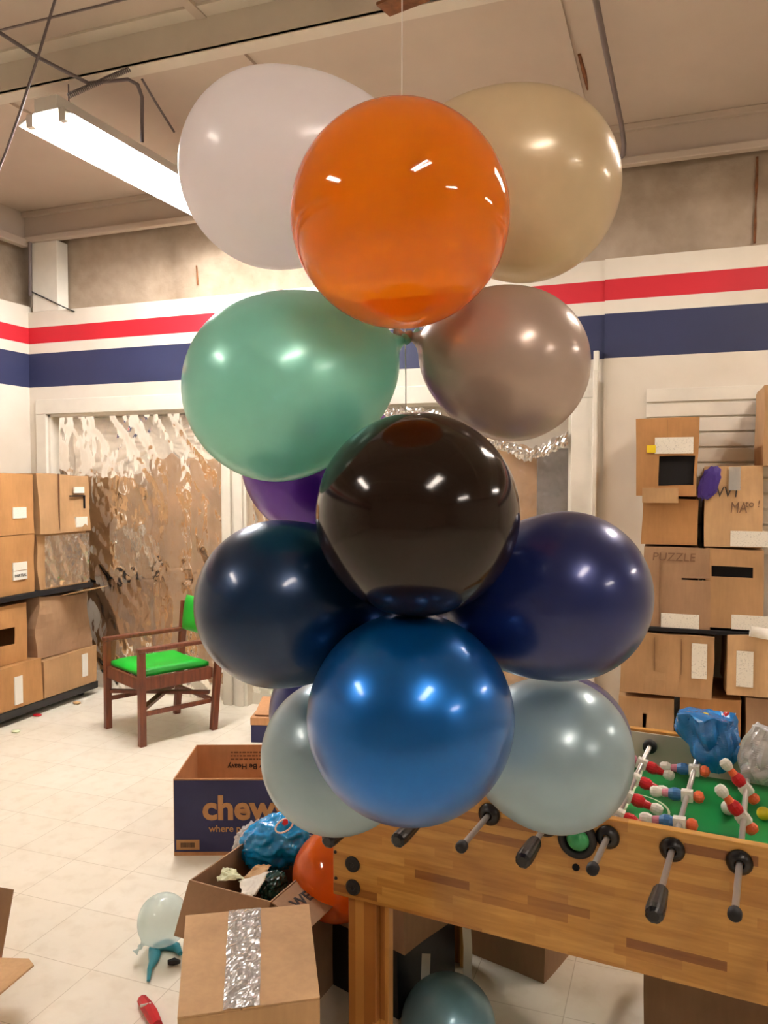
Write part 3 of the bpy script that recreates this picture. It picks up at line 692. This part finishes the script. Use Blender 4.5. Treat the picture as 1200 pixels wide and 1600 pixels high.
text_obj('stencil_lettering', 'WE ARE', .052, M_ink, fl, (.068, .035, .001), (0, 0, R(84)), .001, .001)
obj('front_flap', bx(0, bw, -.15, 0, -.004, 0), M_card4, ob, loc=(0, -.002, bh), rot=(R(62), 0, 0))
M_bluepack = clear_plastic('blue_glossy_wrap', (.0, .32, .74, 1), .42, .12, 1.0, 28, 1.0)
bl = crumple('blue_wrapped_package', 'shiny blue package in clear wrap standing in the open brown carton', at(430, 1316, 2.62), (.112, .08, .082), M_bluepack, 5, 'package', amp=.24, rot=(0, R(-20), R(15)), sub=5); bl.data.polygons.foreach_set('use_smooth', [True] * len(bl.data.polygons))
cw = crumple('clear_wrapper', 'clear crinkled wrapper left of the blue package', at(392, 1318, 2.66), (.05, .05, .07), M_clearbag, 9, 'plastic wrapper', amp=.3, rot=(0, R(30), 0))
ec = at(444, 1290, 2.532); bm = bmesh.new(); bb = axisM(ec, camdir(444, 1290)[0]); tube(bm, [bb @ Vector((.030 * math.cos(k * .2618), .018 * math.sin(k * .2618), 0)) for k in range(25)], .003, 6)
em = obj('logo_badge', bm, M_white); tag(em, 'small round white badge with red mark on the blue package', 'badge')
obj('red_mark', tb([at(445, 1286, 2.532), at(446, 1284, 2.522)], .010, 5), M_red, em)
def crumpled_paper(name, label, P, m, seed, amp=.005):
    """bilinear patch between four corners with creases"""
    bm = bmesh.new(); n = 12; g = []
    for i in range(n + 1):
        row = []
        for j in range(n + 1):
            u, v = i / n, j / n; p = P[0] * (1 - u) * (1 - v) + P[1] * u * (1 - v) + P[2] * u * v + P[3] * (1 - u) * v
            nn = noise.noise(Vector((u * 3, v * 3, seed))) ; p = p + Vector((nn * amp, nn * amp, abs(nn) * amp * 2)); row.append(bm.verts.new(p))
        g.append(row)
    for i in range(n):
        for j in range(n): bm.faces.new((g[i][j], g[i + 1][j], g[i + 1][j + 1], g[i][j + 1]))
    o = obj(name, bm, m); so = o.modifiers.new('thick', 'SOLIDIFY'); so.thickness = .0015; return tag(o, label, 'paper')
crumpled_paper('paper_scrap', 'crumpled cream paper scrap at the left in the open brown carton', [at(340, 1377, 2.40), at(382, 1374, 2.42), at(364, 1357, 2.46), at(348, 1356, 2.46)], M_cream, 2, .008)
crumpled_paper('paper_sheet', 'white folded paper sheet standing in the open brown carton', [at(380, 1404, 2.33), at(399, 1400, 2.34), at(421, 1362, 2.42), at(372, 1377, 2.42)], M_paper, 6, .006)
crumpled_paper('cardboard_liner', 'tan cardboard liner strip under the blue package', [at(376, 1376, 2.44), at(412, 1368, 2.44), at(424, 1352, 2.5), at(400, 1352, 2.5)], M_card2, 8)
crumple('dark_green_package', 'dark green packet at the right side inside the open brown carton', at(428, 1384, 2.44), (.035, .05, .04), plain('dark_green_foil', (10, 60, 52), .25), 12, 'package', amp=.25)

# ------------------------------------------------------------------ taped carton in front
Q = [atz(290, 1430, .5), atz(483, 1412, .5), atz(500, 1558, .5), atz(277, 1590, .5)]
bm = bmesh.new(); n = 10
nearL, nearR, farR, farL = Q[3], Q[2], Q[1], Q[0]
tc = empty('taped_cardboard_box', ((nearL + nearR) / 2).xy.to_3d()); tag(tc, 'closed tan carton with a strip of clear tape along its top', 'cardboard box')
off = tc.location
loc = [(p - off) for p in (nearL, nearR, farR, farL)]
def prism(pts, z0, z1):
    bm = bmesh.new(); a = [bm.verts.new((p.x, p.y, z0)) for p in pts]; b = [bm.verts.new((p.x, p.y, z1)) for p in pts]
    bm.faces.new(a[::-1]); bm.faces.new(b); k = len(a)
    for i in range(k): bm.faces.new((a[i], a[(i + 1) % k], b[(i + 1) % k], b[i]))
    return bm
obj('carton_body', prism(loc, 0, .496), M_card2, tc, bevel=.004)
L_ = lambda u, v: (loc[0] * (1 - u) + loc[1] * u) * (1 - v) + (loc[3] * (1 - u) + loc[2] * u) * v
obj('top_flap', prism([L_(0, 0), L_(.435, 0), L_(.47, 1), L_(0, 1)], .496, .5), M_card2, tc, bevel=.001)
obj('top_flap', prism([L_(.445, 0), L_(1, 0), L_(1, 1), L_(.48, 1)], .496, .5), M_card2, tc, bevel=.001)
bm = bmesh.new(); g = []; nx, ny = 14, 60
for i in range(nx + 1):
    row = []
    for j in range(ny + 1):
        u, v = i / nx, j / ny; uu = (.44 + .035 * v) + (u - .5) * (.26 + .02 * noise.noise(Vector((v * 6, u, 2))))
        p = L_(uu, min(1, v * 1.0)); zz = .5015 + .006 * max(0, noise.noise(Vector((u * 3, v * 14, 3)))) + .003 * abs(noise.noise(Vector((u * 12, v * 26, 1))))
        row.append(bm.verts.new((p.x, p.y, zz)))
    g.append(row)
for i in range(nx):
    for j in range(ny): bm.faces.new((g[i][j], g[i + 1][j], g[i + 1][j + 1], g[i][j + 1]))
obj('packing_tape', bm, M_tape, tc)

# carton flaps at the left edge
c0 = atz(-60, 1500, .0)
lf = empty('flapped_box', room(-1.50, 2.75), R(YAW)); tag(lf, 'brown carton at the left edge with one flap lying outward', 'cardboard box')
P = [at(-60, 1375, 2.60), at(22, 1390, 2.60), at(2, 1502, 2.52), at(-60, 1502, 2.52)]
def quad_obj(nm, P, m, par, th=.005):
    bm = bmesh.new(); bm.faces.new([bm.verts.new(p - par.location) for p in P]); bmesh.ops.rotate(bm, verts=bm.verts, cent=(0, 0, 0), matrix=Matrix.Rotation(-par.rotation_euler.z, 3, 'Z'))
    o = obj(nm, bm, m, par); so = o.modifiers.new('thick', 'SOLIDIFY'); so.thickness = th; return o
quad_obj('side_flap', P, M_card4, lf)
quad_obj('outer_flap', [at(-60, 1497, 2.52), at(45, 1500, 2.50), at(53, 1510, 2.44), at(-20, 1572, 2.24), at(-60, 1590, 2.2)], M_card2, lf)
obj('carton_body', bx(-.35, .125, -.45, -.02, 0, .33), M_card, lf)

# ------------------------------------------------------------------ football table
to = room(-.137, 2.104); tx = room(.8988, -.4384).normalized(); TZ = math.atan2(tx.y, tx.x)
ft = empty('football_table', to, TZ); tag(ft, 'wooden football table with green playfield and rods of players', 'game table')
TL, TW, Z0, Z1 = 1.40, .74, .54, .88; th = .026
bm = bx(0, TL, 0, th, Z0, Z1)
pn = obj('side_panel', bm, M_block, ft, bevel=.003)
pf = obj('side_panel', bx(0, TL, TW - th, TW, Z0, Z1), M_block, ft, bevel=.003)
obj('inner_lining', bx(th + .002, TL - th, TW - th - .006, TW - th - .001, .70, Z1 - .008), M_plainwall, ft)
obj('end_panel', bx(0.001, th, th, TW - th, Z0, Z1), M_block, ft, bevel=.003)
obj('end_panel', bx(TL - th, TL - .001, th, TW - th, Z0, Z1), M_block, ft, bevel=.003)
fld = obj('playfield', bx(th, TL - th, th, TW - th - .006, .745, .765), M_turf, ft)
bm = bmesh.new()
def ring(bm, cx, cy, r, w=.006, z=.7655, a0=0, a1=360, n=40):
    pr = None
    for k in range(n + 1):
        a = R(a0 + (a1 - a0) * k / n); c_ = [bm.verts.new((cx + rr * math.cos(a), cy + rr * math.sin(a), z)) for rr in (r - w / 2, r + w / 2)]
        if pr: bm.faces.new((pr[0], pr[1], c_[1], c_[0]))
        pr = c_
ring(bm, TL / 2, TW / 2, .11); ring(bm, .98, .16, .035, .009); ring(bm, 0.03, TW / 2, .17, a0=-90, a1=90); ring(bm, TL - .03, TW / 2, .17, a0=90, a1=270)
box(bm, TL / 2 - .003, TL / 2 + .003, th, TW - th - .006, .765, .7658)
for cx_, cy_ in ((.05, .05), (.05, TW - .06)): ring(bm, cx_, cy_, .05)
ring(bm, .93, .14, .05); ring(bm, .74, .13, .055, a0=-30, a1=150)
obj('field_lines', bm, M_cream, fld)
# legs: two boards at right angles, each corner
for i, (lx, ly, sx, sy) in enumerate(((.03, .03, 1, 1), (TL - .03, .03, -1, 1), (.03, TW - .03, 1, -1), (TL - .03, TW - .03, -1, -1))):
    bm = bmesh.new(); xs = sorted((lx, lx + sx * .085)); ys = sorted((ly, ly + sy * .03)); box(bm, *xs, *ys, 0, Z0)
    xs = sorted((lx, lx + sx * .03)); ys = sorted((ly + sy * .03, ly + sy * .11)); box(bm, *xs, *ys, 0, Z0 + .1)
    xs = sorted((lx + sx * .085, lx + sx * .112)); ys = sorted((ly + sy * .02, ly + sy * .05)); box(bm, *xs, *ys, 0, Z0)
    obj('leg', bm, M_blockleg, ft, bevel=.003)
# bolts
tl = lambda px, py: None
def onpanel(px, py):
    """panel-plane position (t, z) seen at this point"""
    v, f = camdir(px, py); nrm = Vector((-tx.y, tx.x, 0)); k = nrm.dot(to - Vector((0, 0, CAM_H))) / nrm.dot(v)
    p = Vector((0, 0, CAM_H)) + v * k; return (p - to).dot(tx), p.z
def disc(t_, z, r, d, m, nm, par, y=0, dome=True):
    bm = bmesh.new(); lathe(bm, [(0, 0), (r, 0), (r, d * .5), (r * .8, d), (r * .35, d), (r * .25, d * .8), (0, d * .8)] if dome else [(0, 0), (r, 0), (r, d), (0, d)], 24, axisM(Vector((t_, y, z)), (0, -1, 0)))
    return obj(nm, bm, m, par, smooth=False)
for q in ((551, 1350), (552, 1386)): t_, z = onpanel(*q); disc(t_, z, .021, .008, M_rubber, 'bolt_cap', ft)
for q in ((524, 1331), (525, 1372)): t_, z = onpanel(*q); disc(max(t_, .008), z, .0045, .003, M_rubber, 'screw_head', ft)
t_, z = onpanel(900, 1355); disc(t_, z, .0085, .004, M_dark, 'screw_hole', ft)
# ball cup
t_, z = onpanel(903, 1309)
bm = bmesh.new(); lathe(bm, [(.027, 0), (.044, 0), (.044, .014), (.038, .02), (.030, .02), (.027, .014), (.027, 0)], 32, axisM(Vector((t_, 0, z)), (0, -1, 0)))
bm2 = obj('ball_cup', bm, M_rubber, ft, smooth=True)
bm = bmesh.new(); bmesh.ops.create_uvsphere(bm, u_segments=20, v_segments=12, radius=.027, matrix=Matrix.Translation((t_ + .004, -.012, z + .004)))
obj('green_cup_lining', bm, M_greenplast, bm2, smooth=True)

def player_bm(style):
    bm = bmesh.new()
    # local: rod passes through the origin along y; head towards +z, feet towards -z
    if style == 0:    # white clamp, red shirt, white foot
        cols = dict(head=5, body=1, legs=1, foot=0, clamp=0)
    elif style == 2: cols = dict(head=2, body=1, legs=2, foot=0, clamp=0)
    else:
        cols = dict(head=2, body=3, legs=4, foot=0, clamp=0)
    lathe(bm, [(0, -.012), (.012, -.012), (.0165, -.006), (.0165, .006), (.012, .012), (0, .012)], 14, Matrix.Translation((0, 0, 0)) @ Matrix.Rotation(R(90), 4, 'X'), mi=cols['clamp'])
    box(bm, -.014, .014, -.011, .011, -.014, .014, mi=cols['clamp'])
    lathe(bm, [(0, .014), (.010, .016), (.015, .022), (.016, .030), (.012, .038), (0, .042)], 14, mi=cols['head'])      # head
    lathe(bm, [(0, -.046), (.012, -.045), (.0165, -.034), (.016, -.022), (.012, -.014), (0, -.013)], 14, mi=cols['body'])   # shirt
    lathe(bm, [(0, -.062), (.009, -.061), (.0105, -.052), (.011, -.045), (0, -.044)], 12, mi=cols['legs'])
    lathe(bm, [(0, -.092), (.008, -.091), (.0125, -.084), (.013, -.072), (.010, -.062), (0, -.060)], 12, mi=cols['foot'])
    for v in bm.verts:
        if v.co.z < -.065: v.co.x *= 1.15
    return bm
pm = [M_white, M_red, M_orangeplast, M_blueplast, M_pink, M_pink]
def cyl_y(y0, y1, r, n=14, prof=None): return tb([(0, y0, 0), (0, y1, 0)], r, n)
meshes = {}
def rod_proto(t_, grip, men, style, roll, ext=.0):
    zr = .84
    rd = empty('rod', (t_, 0, zr)); rd.parent = ft
    # keep the rod as a mesh part, its fittings as sub-parts
    bpy.data.objects.remove(rd)
    ext = ext or (.21 if grip else .19)
    rd = obj('rod', cyl_y(-ext, TW + .05, .0068), M_steel, ft, smooth=True, loc=(t_, 0, zr))
    bm = bmesh.new(); lathe(bm, [(.010, 0), (.026, 0), (.027, .006), (.020, .012), (.013, .018), (.010, .018), (.010, 0)], 22, axisM(Vector((0, 0, 0)), (0, -1, 0)))
    obj('bearing', bm, M_blackp, rd, smooth=True)
    bm = bmesh.new(); lathe(bm, [(.010, 0), (.026, 0), (.027, .006), (.013, .018), (.010, .018)], 22, axisM(Vector((0, TW, 0)), (0, 1, 0))); obj('bearing', bm, M_blackp, rd, smooth=True)
    if grip:
        g0 = -ext + .012
        bm = bmesh.new(); prof = [(0, 0), (.013, 0), (.0155, .006), (.0165, .03), (.018, .06), (.0185, .085), (.017, .1), (.010, .106), (0, .106)]
        lathe(bm, prof, 24, axisM(Vector((0, g0, 0)), (0, -1, 0)))
        for v in bm.verts:
            r_ = math.hypot(v.co.x, v.co.z)
            if r_ > .014: 
                a = math.atan2(v.co.z, v.co.x); k = 1 - .06 * (math.cos(a * 8) > 0); v.co.x *= k; v.co.z *= k
        obj('grip', bm, M_blackp, rd, smooth=False)
    else:
        bm = bmesh.new(); lathe(bm, [(0, 0), (.011, 0), (.013, .005), (.013, .018), (.009, .024), (0, .024)], 18, axisM(Vector((0, -ext + .008, 0)), (0, -1, 0))); obj('end_cap', bm, M_rubber, rd, smooth=True)
    for yy in (th + .012, TW - th - .045):
        bm = bmesh.new(); lathe(bm, [(.009, 0), (.019, 0), (.021, .008), (.021, .02), (.017, .028), (.009, .028)], 18, axisM(Vector((0, yy, 0)), (0, 1, 0))); obj('bumper', bm, M_rubber, rd, smooth=True)
    for y in men:
        if style not in meshes:
            o = obj('football_player', player_bm(style), pm, rd); meshes[style] = o.data
        else:
            o = bpy.data.objects.new('football_player', meshes[style]); C.objects.link(o); o.parent = rd
        o.location = (0, y, 0); o.rotation_euler = (0, R(roll), 0)
    return rd
# t, has grip, men positions, team, roll of the men about the rod
for args in ((.158, True, (.37,), 0, -20), (.298, True, (.24, .5), 0, -80, .14), (.438, False, (.15, .37, .59), 1, 80), (.578, True, (.12, .25, .37, .49, .62), 0, -70, .11),
             (.719, False, (.13, .26, .39, .52), 0, -74, .165), (.858, True, (.145, .33, .53), 1, 88), (.993, False, (.24, .44), 2, 140, .225), (1.135, True, (.37,), 1, 60)):
    rod_proto(*args)
def ball(name, label, c, r, m):
    bm = bmesh.new(); bmesh.ops.create_uvsphere(bm, u_segments=20, v_segments=14, radius=r, matrix=Matrix.Translation(c)); tag(obj(name, bm, m, smooth=True), label, 'ball')
ball('game_ball', 'small yellow ball on the green playfield at the right edge', atz(1193, 1271, .765 + .017), .017, M_yellow)
ball('game_ball', 'white ball on the playfield left of the yellow one', atz(1138, 1262, .765 + .019), .019, M_white)
# bags on the table
def bag(name, label, base, hgt, rad, m, seed, lean=(0, 0), top=.35):
    bm = bmesh.new(); n = 48; lv = 26; rg = []
    for j in range(lv + 1):
        v = j / lv; prof = (math.sin(min(1, v * 1.6 + .18) * math.pi / 2)) * (1 - v * (1 - top)) + .15 * math.sin(v * 9 + seed)*.2
        row = []
        for k in range(n):
            a = 2 * math.pi * k / n; f_ = 1 + .28 * (abs(noise.noise(Vector((math.cos(a) * 1.9, math.sin(a) * 1.9, v * 2.2 + seed)))) * 2 - .5) + .12 * noise.noise(Vector((math.cos(a) * 5, math.sin(a) * 5, v * 4 + seed)))
            row.append(bm.verts.new((rad * prof * f_ * math.cos(a) + lean[0] * v, rad * .8 * prof * f_ * math.sin(a) + lean[1] * v, hgt * v * (1 + .12 * noise.noise(Vector((math.cos(a) * 2, math.sin(a) * 2, seed)))))))
        rg.append(row)
    for a, b in zip(rg, rg[1:]):
        for k in range(n): bm.faces.new((a[k], a[(k + 1) % n], b[(k + 1) % n], b[k]))
    bm.faces.new(rg[0][::-1]); bm.faces.new(rg[-1])
    return tag(obj(name, bm, m, loc=base), label, 'plastic bag')
bag('blue_plastic_bag', 'crumpled blue plastic bag at the back of the football table', at(1120, 1206, 2.24), .155, .062, M_bluebag, 2, (-.03, .02), top=1.35)
bag('clear_plastic_bag', 'crumpled clear plastic bag right of the blue one', at(1192, 1222, 2.14), .15, .10, M_clearbag, 7, (.02, 0), top=.45)
crumple('yellow_toy', 'small yellow toy poking out behind the blue bag', at(1100, 1122, 2.27), (.018, .012, .014), M_yellow, 3, 'toy', sub=3)
crumple('red_toy', 'small red toy poking out behind the blue bag', at(1136, 1124, 2.27), (.014, .012, .02), M_red, 4, 'toy', sub=3)

# ------------------------------------------------------------------ things under the table
def simple_box(name, label, corner, rz, w, d, z0, h, m, cat='cardboard box', par='carton_body'):
    r_ = empty(name, (corner.x, corner.y, z0), rz); tag(r_, label, cat); obj(par, grid_box(w, d, h, (), .003, 5), m, r_, loc=(w / 2, d / 2, 0), merge=True)
    obj('top_flap', bx(.004, w - .004, .004, d / 2 - .002, h + .003, h + .007), m, r_); obj('top_flap', bx(.004, w - .004, d / 2 + .002, d - .004, h + .003, h + .007), m, r_); return r_
simple_box('shaded_carton', 'brown carton in shade under the near table corner', room(-.25, 2.56), R(YAW - 40), .40, .38, .25, .22, M_card4)
simple_box('shadow_block', 'added black block standing in for the shadow under the shaded carton', room(-.22, 2.60), R(YAW - 40), .34, .30, 0, .243, M_blackp, 'shadow stand-in', 'shadow_block_body')  # no real crate: black block added to imitate the shadow below the carton
pc = atz(850, 1537); rr = R(YAW - 38)
simple_box('floor_carton', 'dark brown carton on the floor under the middle of the table', pc - Vector((math.cos(rr), math.sin(rr), 0)) * 0, R(YAW + 52), .30, .42, 0, .30, M_card4)
simple_box('floor_carton', 'brown carton on the floor under the right end of the table', room(.75, 2.25), R(YAW - 28), .5, .35, 0, .34, M_card4)
for nm, pts, lb in (('plastic_strap', [(666, 1490), (664, 1540), (655, 1575)], 'short white strap dangling beside the pale balloon under the table'),
                    ('plastic_strap', [(728, 1435), (731, 1480), (730, 1535), (726, 1570)], 'long white strap hanging under the table behind the floor balloon')):
    P = [at(x, y, 2.42) for x, y in pts]; bm = bmesh.new(); u = camdir(700, 1500)[0].cross(Vector((0, 0, 1))).normalized(); pr = None
    for p in P:
        c_ = [bm.verts.new(p - u * .0135), bm.verts.new(p + u * .0135)]
        if pr: bm.faces.new((pr[0], pr[1], c_[1], c_[0]))
        pr = c_
    o = obj(nm, bm, M_white); so = o.modifiers.new('thick', 'SOLIDIFY'); so.thickness = .002; tag(o, lb, 'strap')

# ------------------------------------------------------------------ balloons
def balloon(name, label, centre, r, neck_dir, m, e=1.28, crown=1.0, group=None, mneck=None, tail=None):
    """pear-shaped latex balloon: round crown, tapering towards the knotted neck"""
    d = Vector(neck_dir).normalized(); prof = []
    n = 40
    for i in range(n + 1):
        ph = math.pi * i / n; s = math.sin(ph); c_ = math.cos(ph)
        if c_ >= 0: prof.append((r * s, -r * crown * c_))
        else:
            q = -c_; prof.append((r * s * (1 - .10 * q ** 2), r * e * (q ** 1.0) * (1 - .0 * q)))
    # replace the closing point by a short neck
    prof = [p for p in prof if not (p[1] > r * e * .975)]
    zl = prof[-1][1]; rl = prof[-1][0]
    prof += [(rl * .62, zl + r * .045), (rl * .38, zl + r * .10), (.006, zl + r * .16)]
    prof[0] = (0, prof[0][1])
    root = empty(name, centre); root.rotation_mode = 'QUATERNION'; root.rotation_quaternion = Vector((0, 0, 1)).rotation_difference(d)
    tag(root, label, 'balloon', group)
    bm = bmesh.new(); lathe(bm, prof + [(0, zl + r * .16)], 72); obj('latex_skin', bm, m, root, smooth=True, merge=True)
    z = zl + r * .16; bm = bmesh.new(); lathe(bm, [(.005, z - .002), (.009, z + .002), (.008, z + .008), (.004, z + .012), (.006, z + .020), (.011, z + .026), (.010, z + .027), (0, z + .022)], 16)
    obj('knot', bm, mneck or m, root, smooth=True); return root
GC = 'balloons of the hanging column'
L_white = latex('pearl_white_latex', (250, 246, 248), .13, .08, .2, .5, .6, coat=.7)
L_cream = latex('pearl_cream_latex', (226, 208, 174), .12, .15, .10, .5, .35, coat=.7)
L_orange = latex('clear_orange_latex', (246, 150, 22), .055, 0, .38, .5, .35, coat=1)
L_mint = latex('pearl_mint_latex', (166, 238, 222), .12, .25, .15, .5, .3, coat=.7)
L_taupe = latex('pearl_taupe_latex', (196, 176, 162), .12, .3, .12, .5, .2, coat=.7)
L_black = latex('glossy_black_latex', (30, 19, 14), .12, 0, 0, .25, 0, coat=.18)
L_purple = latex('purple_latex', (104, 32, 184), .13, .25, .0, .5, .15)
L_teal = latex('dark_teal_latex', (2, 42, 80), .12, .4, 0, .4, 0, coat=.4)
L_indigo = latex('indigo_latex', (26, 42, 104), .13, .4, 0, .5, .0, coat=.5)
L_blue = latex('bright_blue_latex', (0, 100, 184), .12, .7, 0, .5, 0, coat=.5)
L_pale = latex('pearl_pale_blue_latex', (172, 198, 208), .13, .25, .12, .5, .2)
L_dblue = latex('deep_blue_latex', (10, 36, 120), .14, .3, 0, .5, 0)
AX = room(.03, 1.24)
def col_balloon(label, px, py, D, rpx, m, knot_px, kd, e=1.28, crown=1.0, corr=1.0):
    c_ = at(px, py, D); r = rpx * D / F * corr; k = at(knot_px[0], knot_px[1], kd)
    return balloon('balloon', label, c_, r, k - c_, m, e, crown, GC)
col_balloon('large pearl white balloon at the top left of the column', 430, 268, 1.28, 145, L_white, (640, 262), 1.26, e=1.5)
col_balloon('cream balloon at the top right of the column', 822, 293, 1.28, 142, L_cream, (640, 262), 1.26, e=1.45)
col_balloon('shiny see-through orange balloon at the top front of the column', 625, 340, 1.02, 168, L_orange, (628, 280), 1.22, e=1.12, crown=1.0)
col_balloon('mint green balloon on the left, second tier', 432, 608, 1.15, 144, L_mint, (638, 528), 1.2, e=1.42)
col_balloon('taupe pearl balloon on the right, second tier', 800, 570, 1.18, 119, L_taupe, (642, 526), 1.2, e=1.25)
col_balloon('glossy black balloon at the front middle of the column', 652, 804, 1.03, 159, L_black, (647, 790), 1.25, e=1.12)
col_balloon('purple balloon peeking out behind the mint and dark teal ones', 500, 720, 1.40, 122, L_purple, (600, 700), 1.25, e=1.1)
col_balloon('dark teal balloon on the left, third tier', 436, 943, 1.15, 131, L_teal, (650, 935), 1.20, e=1.5)
col_balloon('indigo balloon on the right, third tier', 884, 930, 1.15, 132, L_indigo, (660, 960), 1.20, e=1.5)
col_balloon('bright metallic blue balloon at the bottom front of the column', 641, 1121, 1.03, 163, L_blue, (640, 1020), 1.25, e=1.2)
col_balloon('pale blue balloon at the bottom left of the column', 528, 1180, 1.22, 121, L_pale, (640, 1140), 1.24, e=1.2)
col_balloon('pale blue balloon at the bottom right of the column', 868, 1178, 1.22, 120, L_pale, (650, 1140), 1.24, e=1.2)
col_balloon('deep blue balloon mostly hidden behind the bottom left pale one', 530, 1112, 1.5, 110, L_dblue, (620, 1110), 1.35, e=1.1)
col_balloon('deep blue balloon mostly hidden behind the bottom right pale one', 881, 1158, 1.5, 104, L_dblue, (700, 1140), 1.35, e=1.1)
# string the column hangs from
s0 = at(628, 150, 1.24); o = obj('balloon_string', tb([(s0.x, s0.y, ZC - .002), (s0.x, s0.y, s0.z), at(634, 600, 1.24), at(634, 700, 1.24), at(640, 1100, 1.24)], .0009, 6), M_white); tag(o, 'thin pale string the balloon column hangs from', 'string')
# loose balloons
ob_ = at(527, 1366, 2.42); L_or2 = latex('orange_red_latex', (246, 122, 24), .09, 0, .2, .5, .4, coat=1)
balloon('balloon', 'loose orange balloon wedged behind the football table corner', ob_, .138, (.6, .3, .5), L_or2, 1.15)
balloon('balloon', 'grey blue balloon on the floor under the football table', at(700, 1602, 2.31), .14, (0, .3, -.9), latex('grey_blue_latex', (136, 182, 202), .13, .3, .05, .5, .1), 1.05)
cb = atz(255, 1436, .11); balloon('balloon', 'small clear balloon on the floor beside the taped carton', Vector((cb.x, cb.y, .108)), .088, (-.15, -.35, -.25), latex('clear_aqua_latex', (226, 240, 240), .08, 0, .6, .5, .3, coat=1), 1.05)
# turquoise scraps at its foot
pts = [(238, 1478), (242, 1488), (240, 1500), (234, 1512), (232, 1530)]
P = [atz(x, y, .012) for x, y in pts]; bm = bmesh.new(); tube(bm, P, [.012, .022, .016, .009, .006], 8)
for v in bm.verts: v.co.z = max(.001, v.co.z * .6)
tag(obj('burst_balloon', bm, M_tq, smooth=True), 'limp turquoise balloon scrap on the floor by the clear balloon', 'balloon scrap')
P = [atz(x, y, .014) for x, y in ((240, 1482), (258, 1476), (276, 1480), (282, 1490))]; bm = bmesh.new(); tube(bm, P, [.014, .02, .016, .008], 8)
tag(obj('burst_balloon', bm, M_tq, smooth=True), 'turquoise scrap lying under the clear balloon', 'balloon scrap')
P = [atz(x, y, .012) for x, y in ((262, 1504), (272, 1502), (281, 1503))]; tag(obj('black_scrap', tb(P, [.008, .012, .006], 8), M_rubber), 'small black scrap right of the turquoise one', 'scrap')
# red wrapper
rw = empty('red_wrapper', atz(233, 1578, .004)); tag(rw, 'small red wrapper with white top lying on the floor', 'wrapper')
o_ = rw.location
P = [atz(x, y, .014) - o_ for x, y in ((222, 1562), (230, 1574), (238, 1586), (246, 1602))]; obj('wrapper_body', tb(P, [.016, .020, .020, .016], 8), M_red, rw)
P = [atz(x, y, .030) - o_ for x, y in ((219, 1572), (228, 1570), (236, 1568))]; obj('white_band', tb(P, .004, 6), M_white, rw)
# scraps by the left dolly
for i, (x, y, m, l) in enumerate(((58, 1117, M_red, 'tiny red scrap at the edge of the black dolly'), (120, 1098, M_card2, 'tan cardboard scrap by the black dolly'), (25, 1142, M_cream, 'cream paper scrap on the floor before the dolly'))):
    p = atz(x, y, .008); crumple('floor_scrap', l, p, (.03, .022, .008), m, i, 'scrap', sub=2)
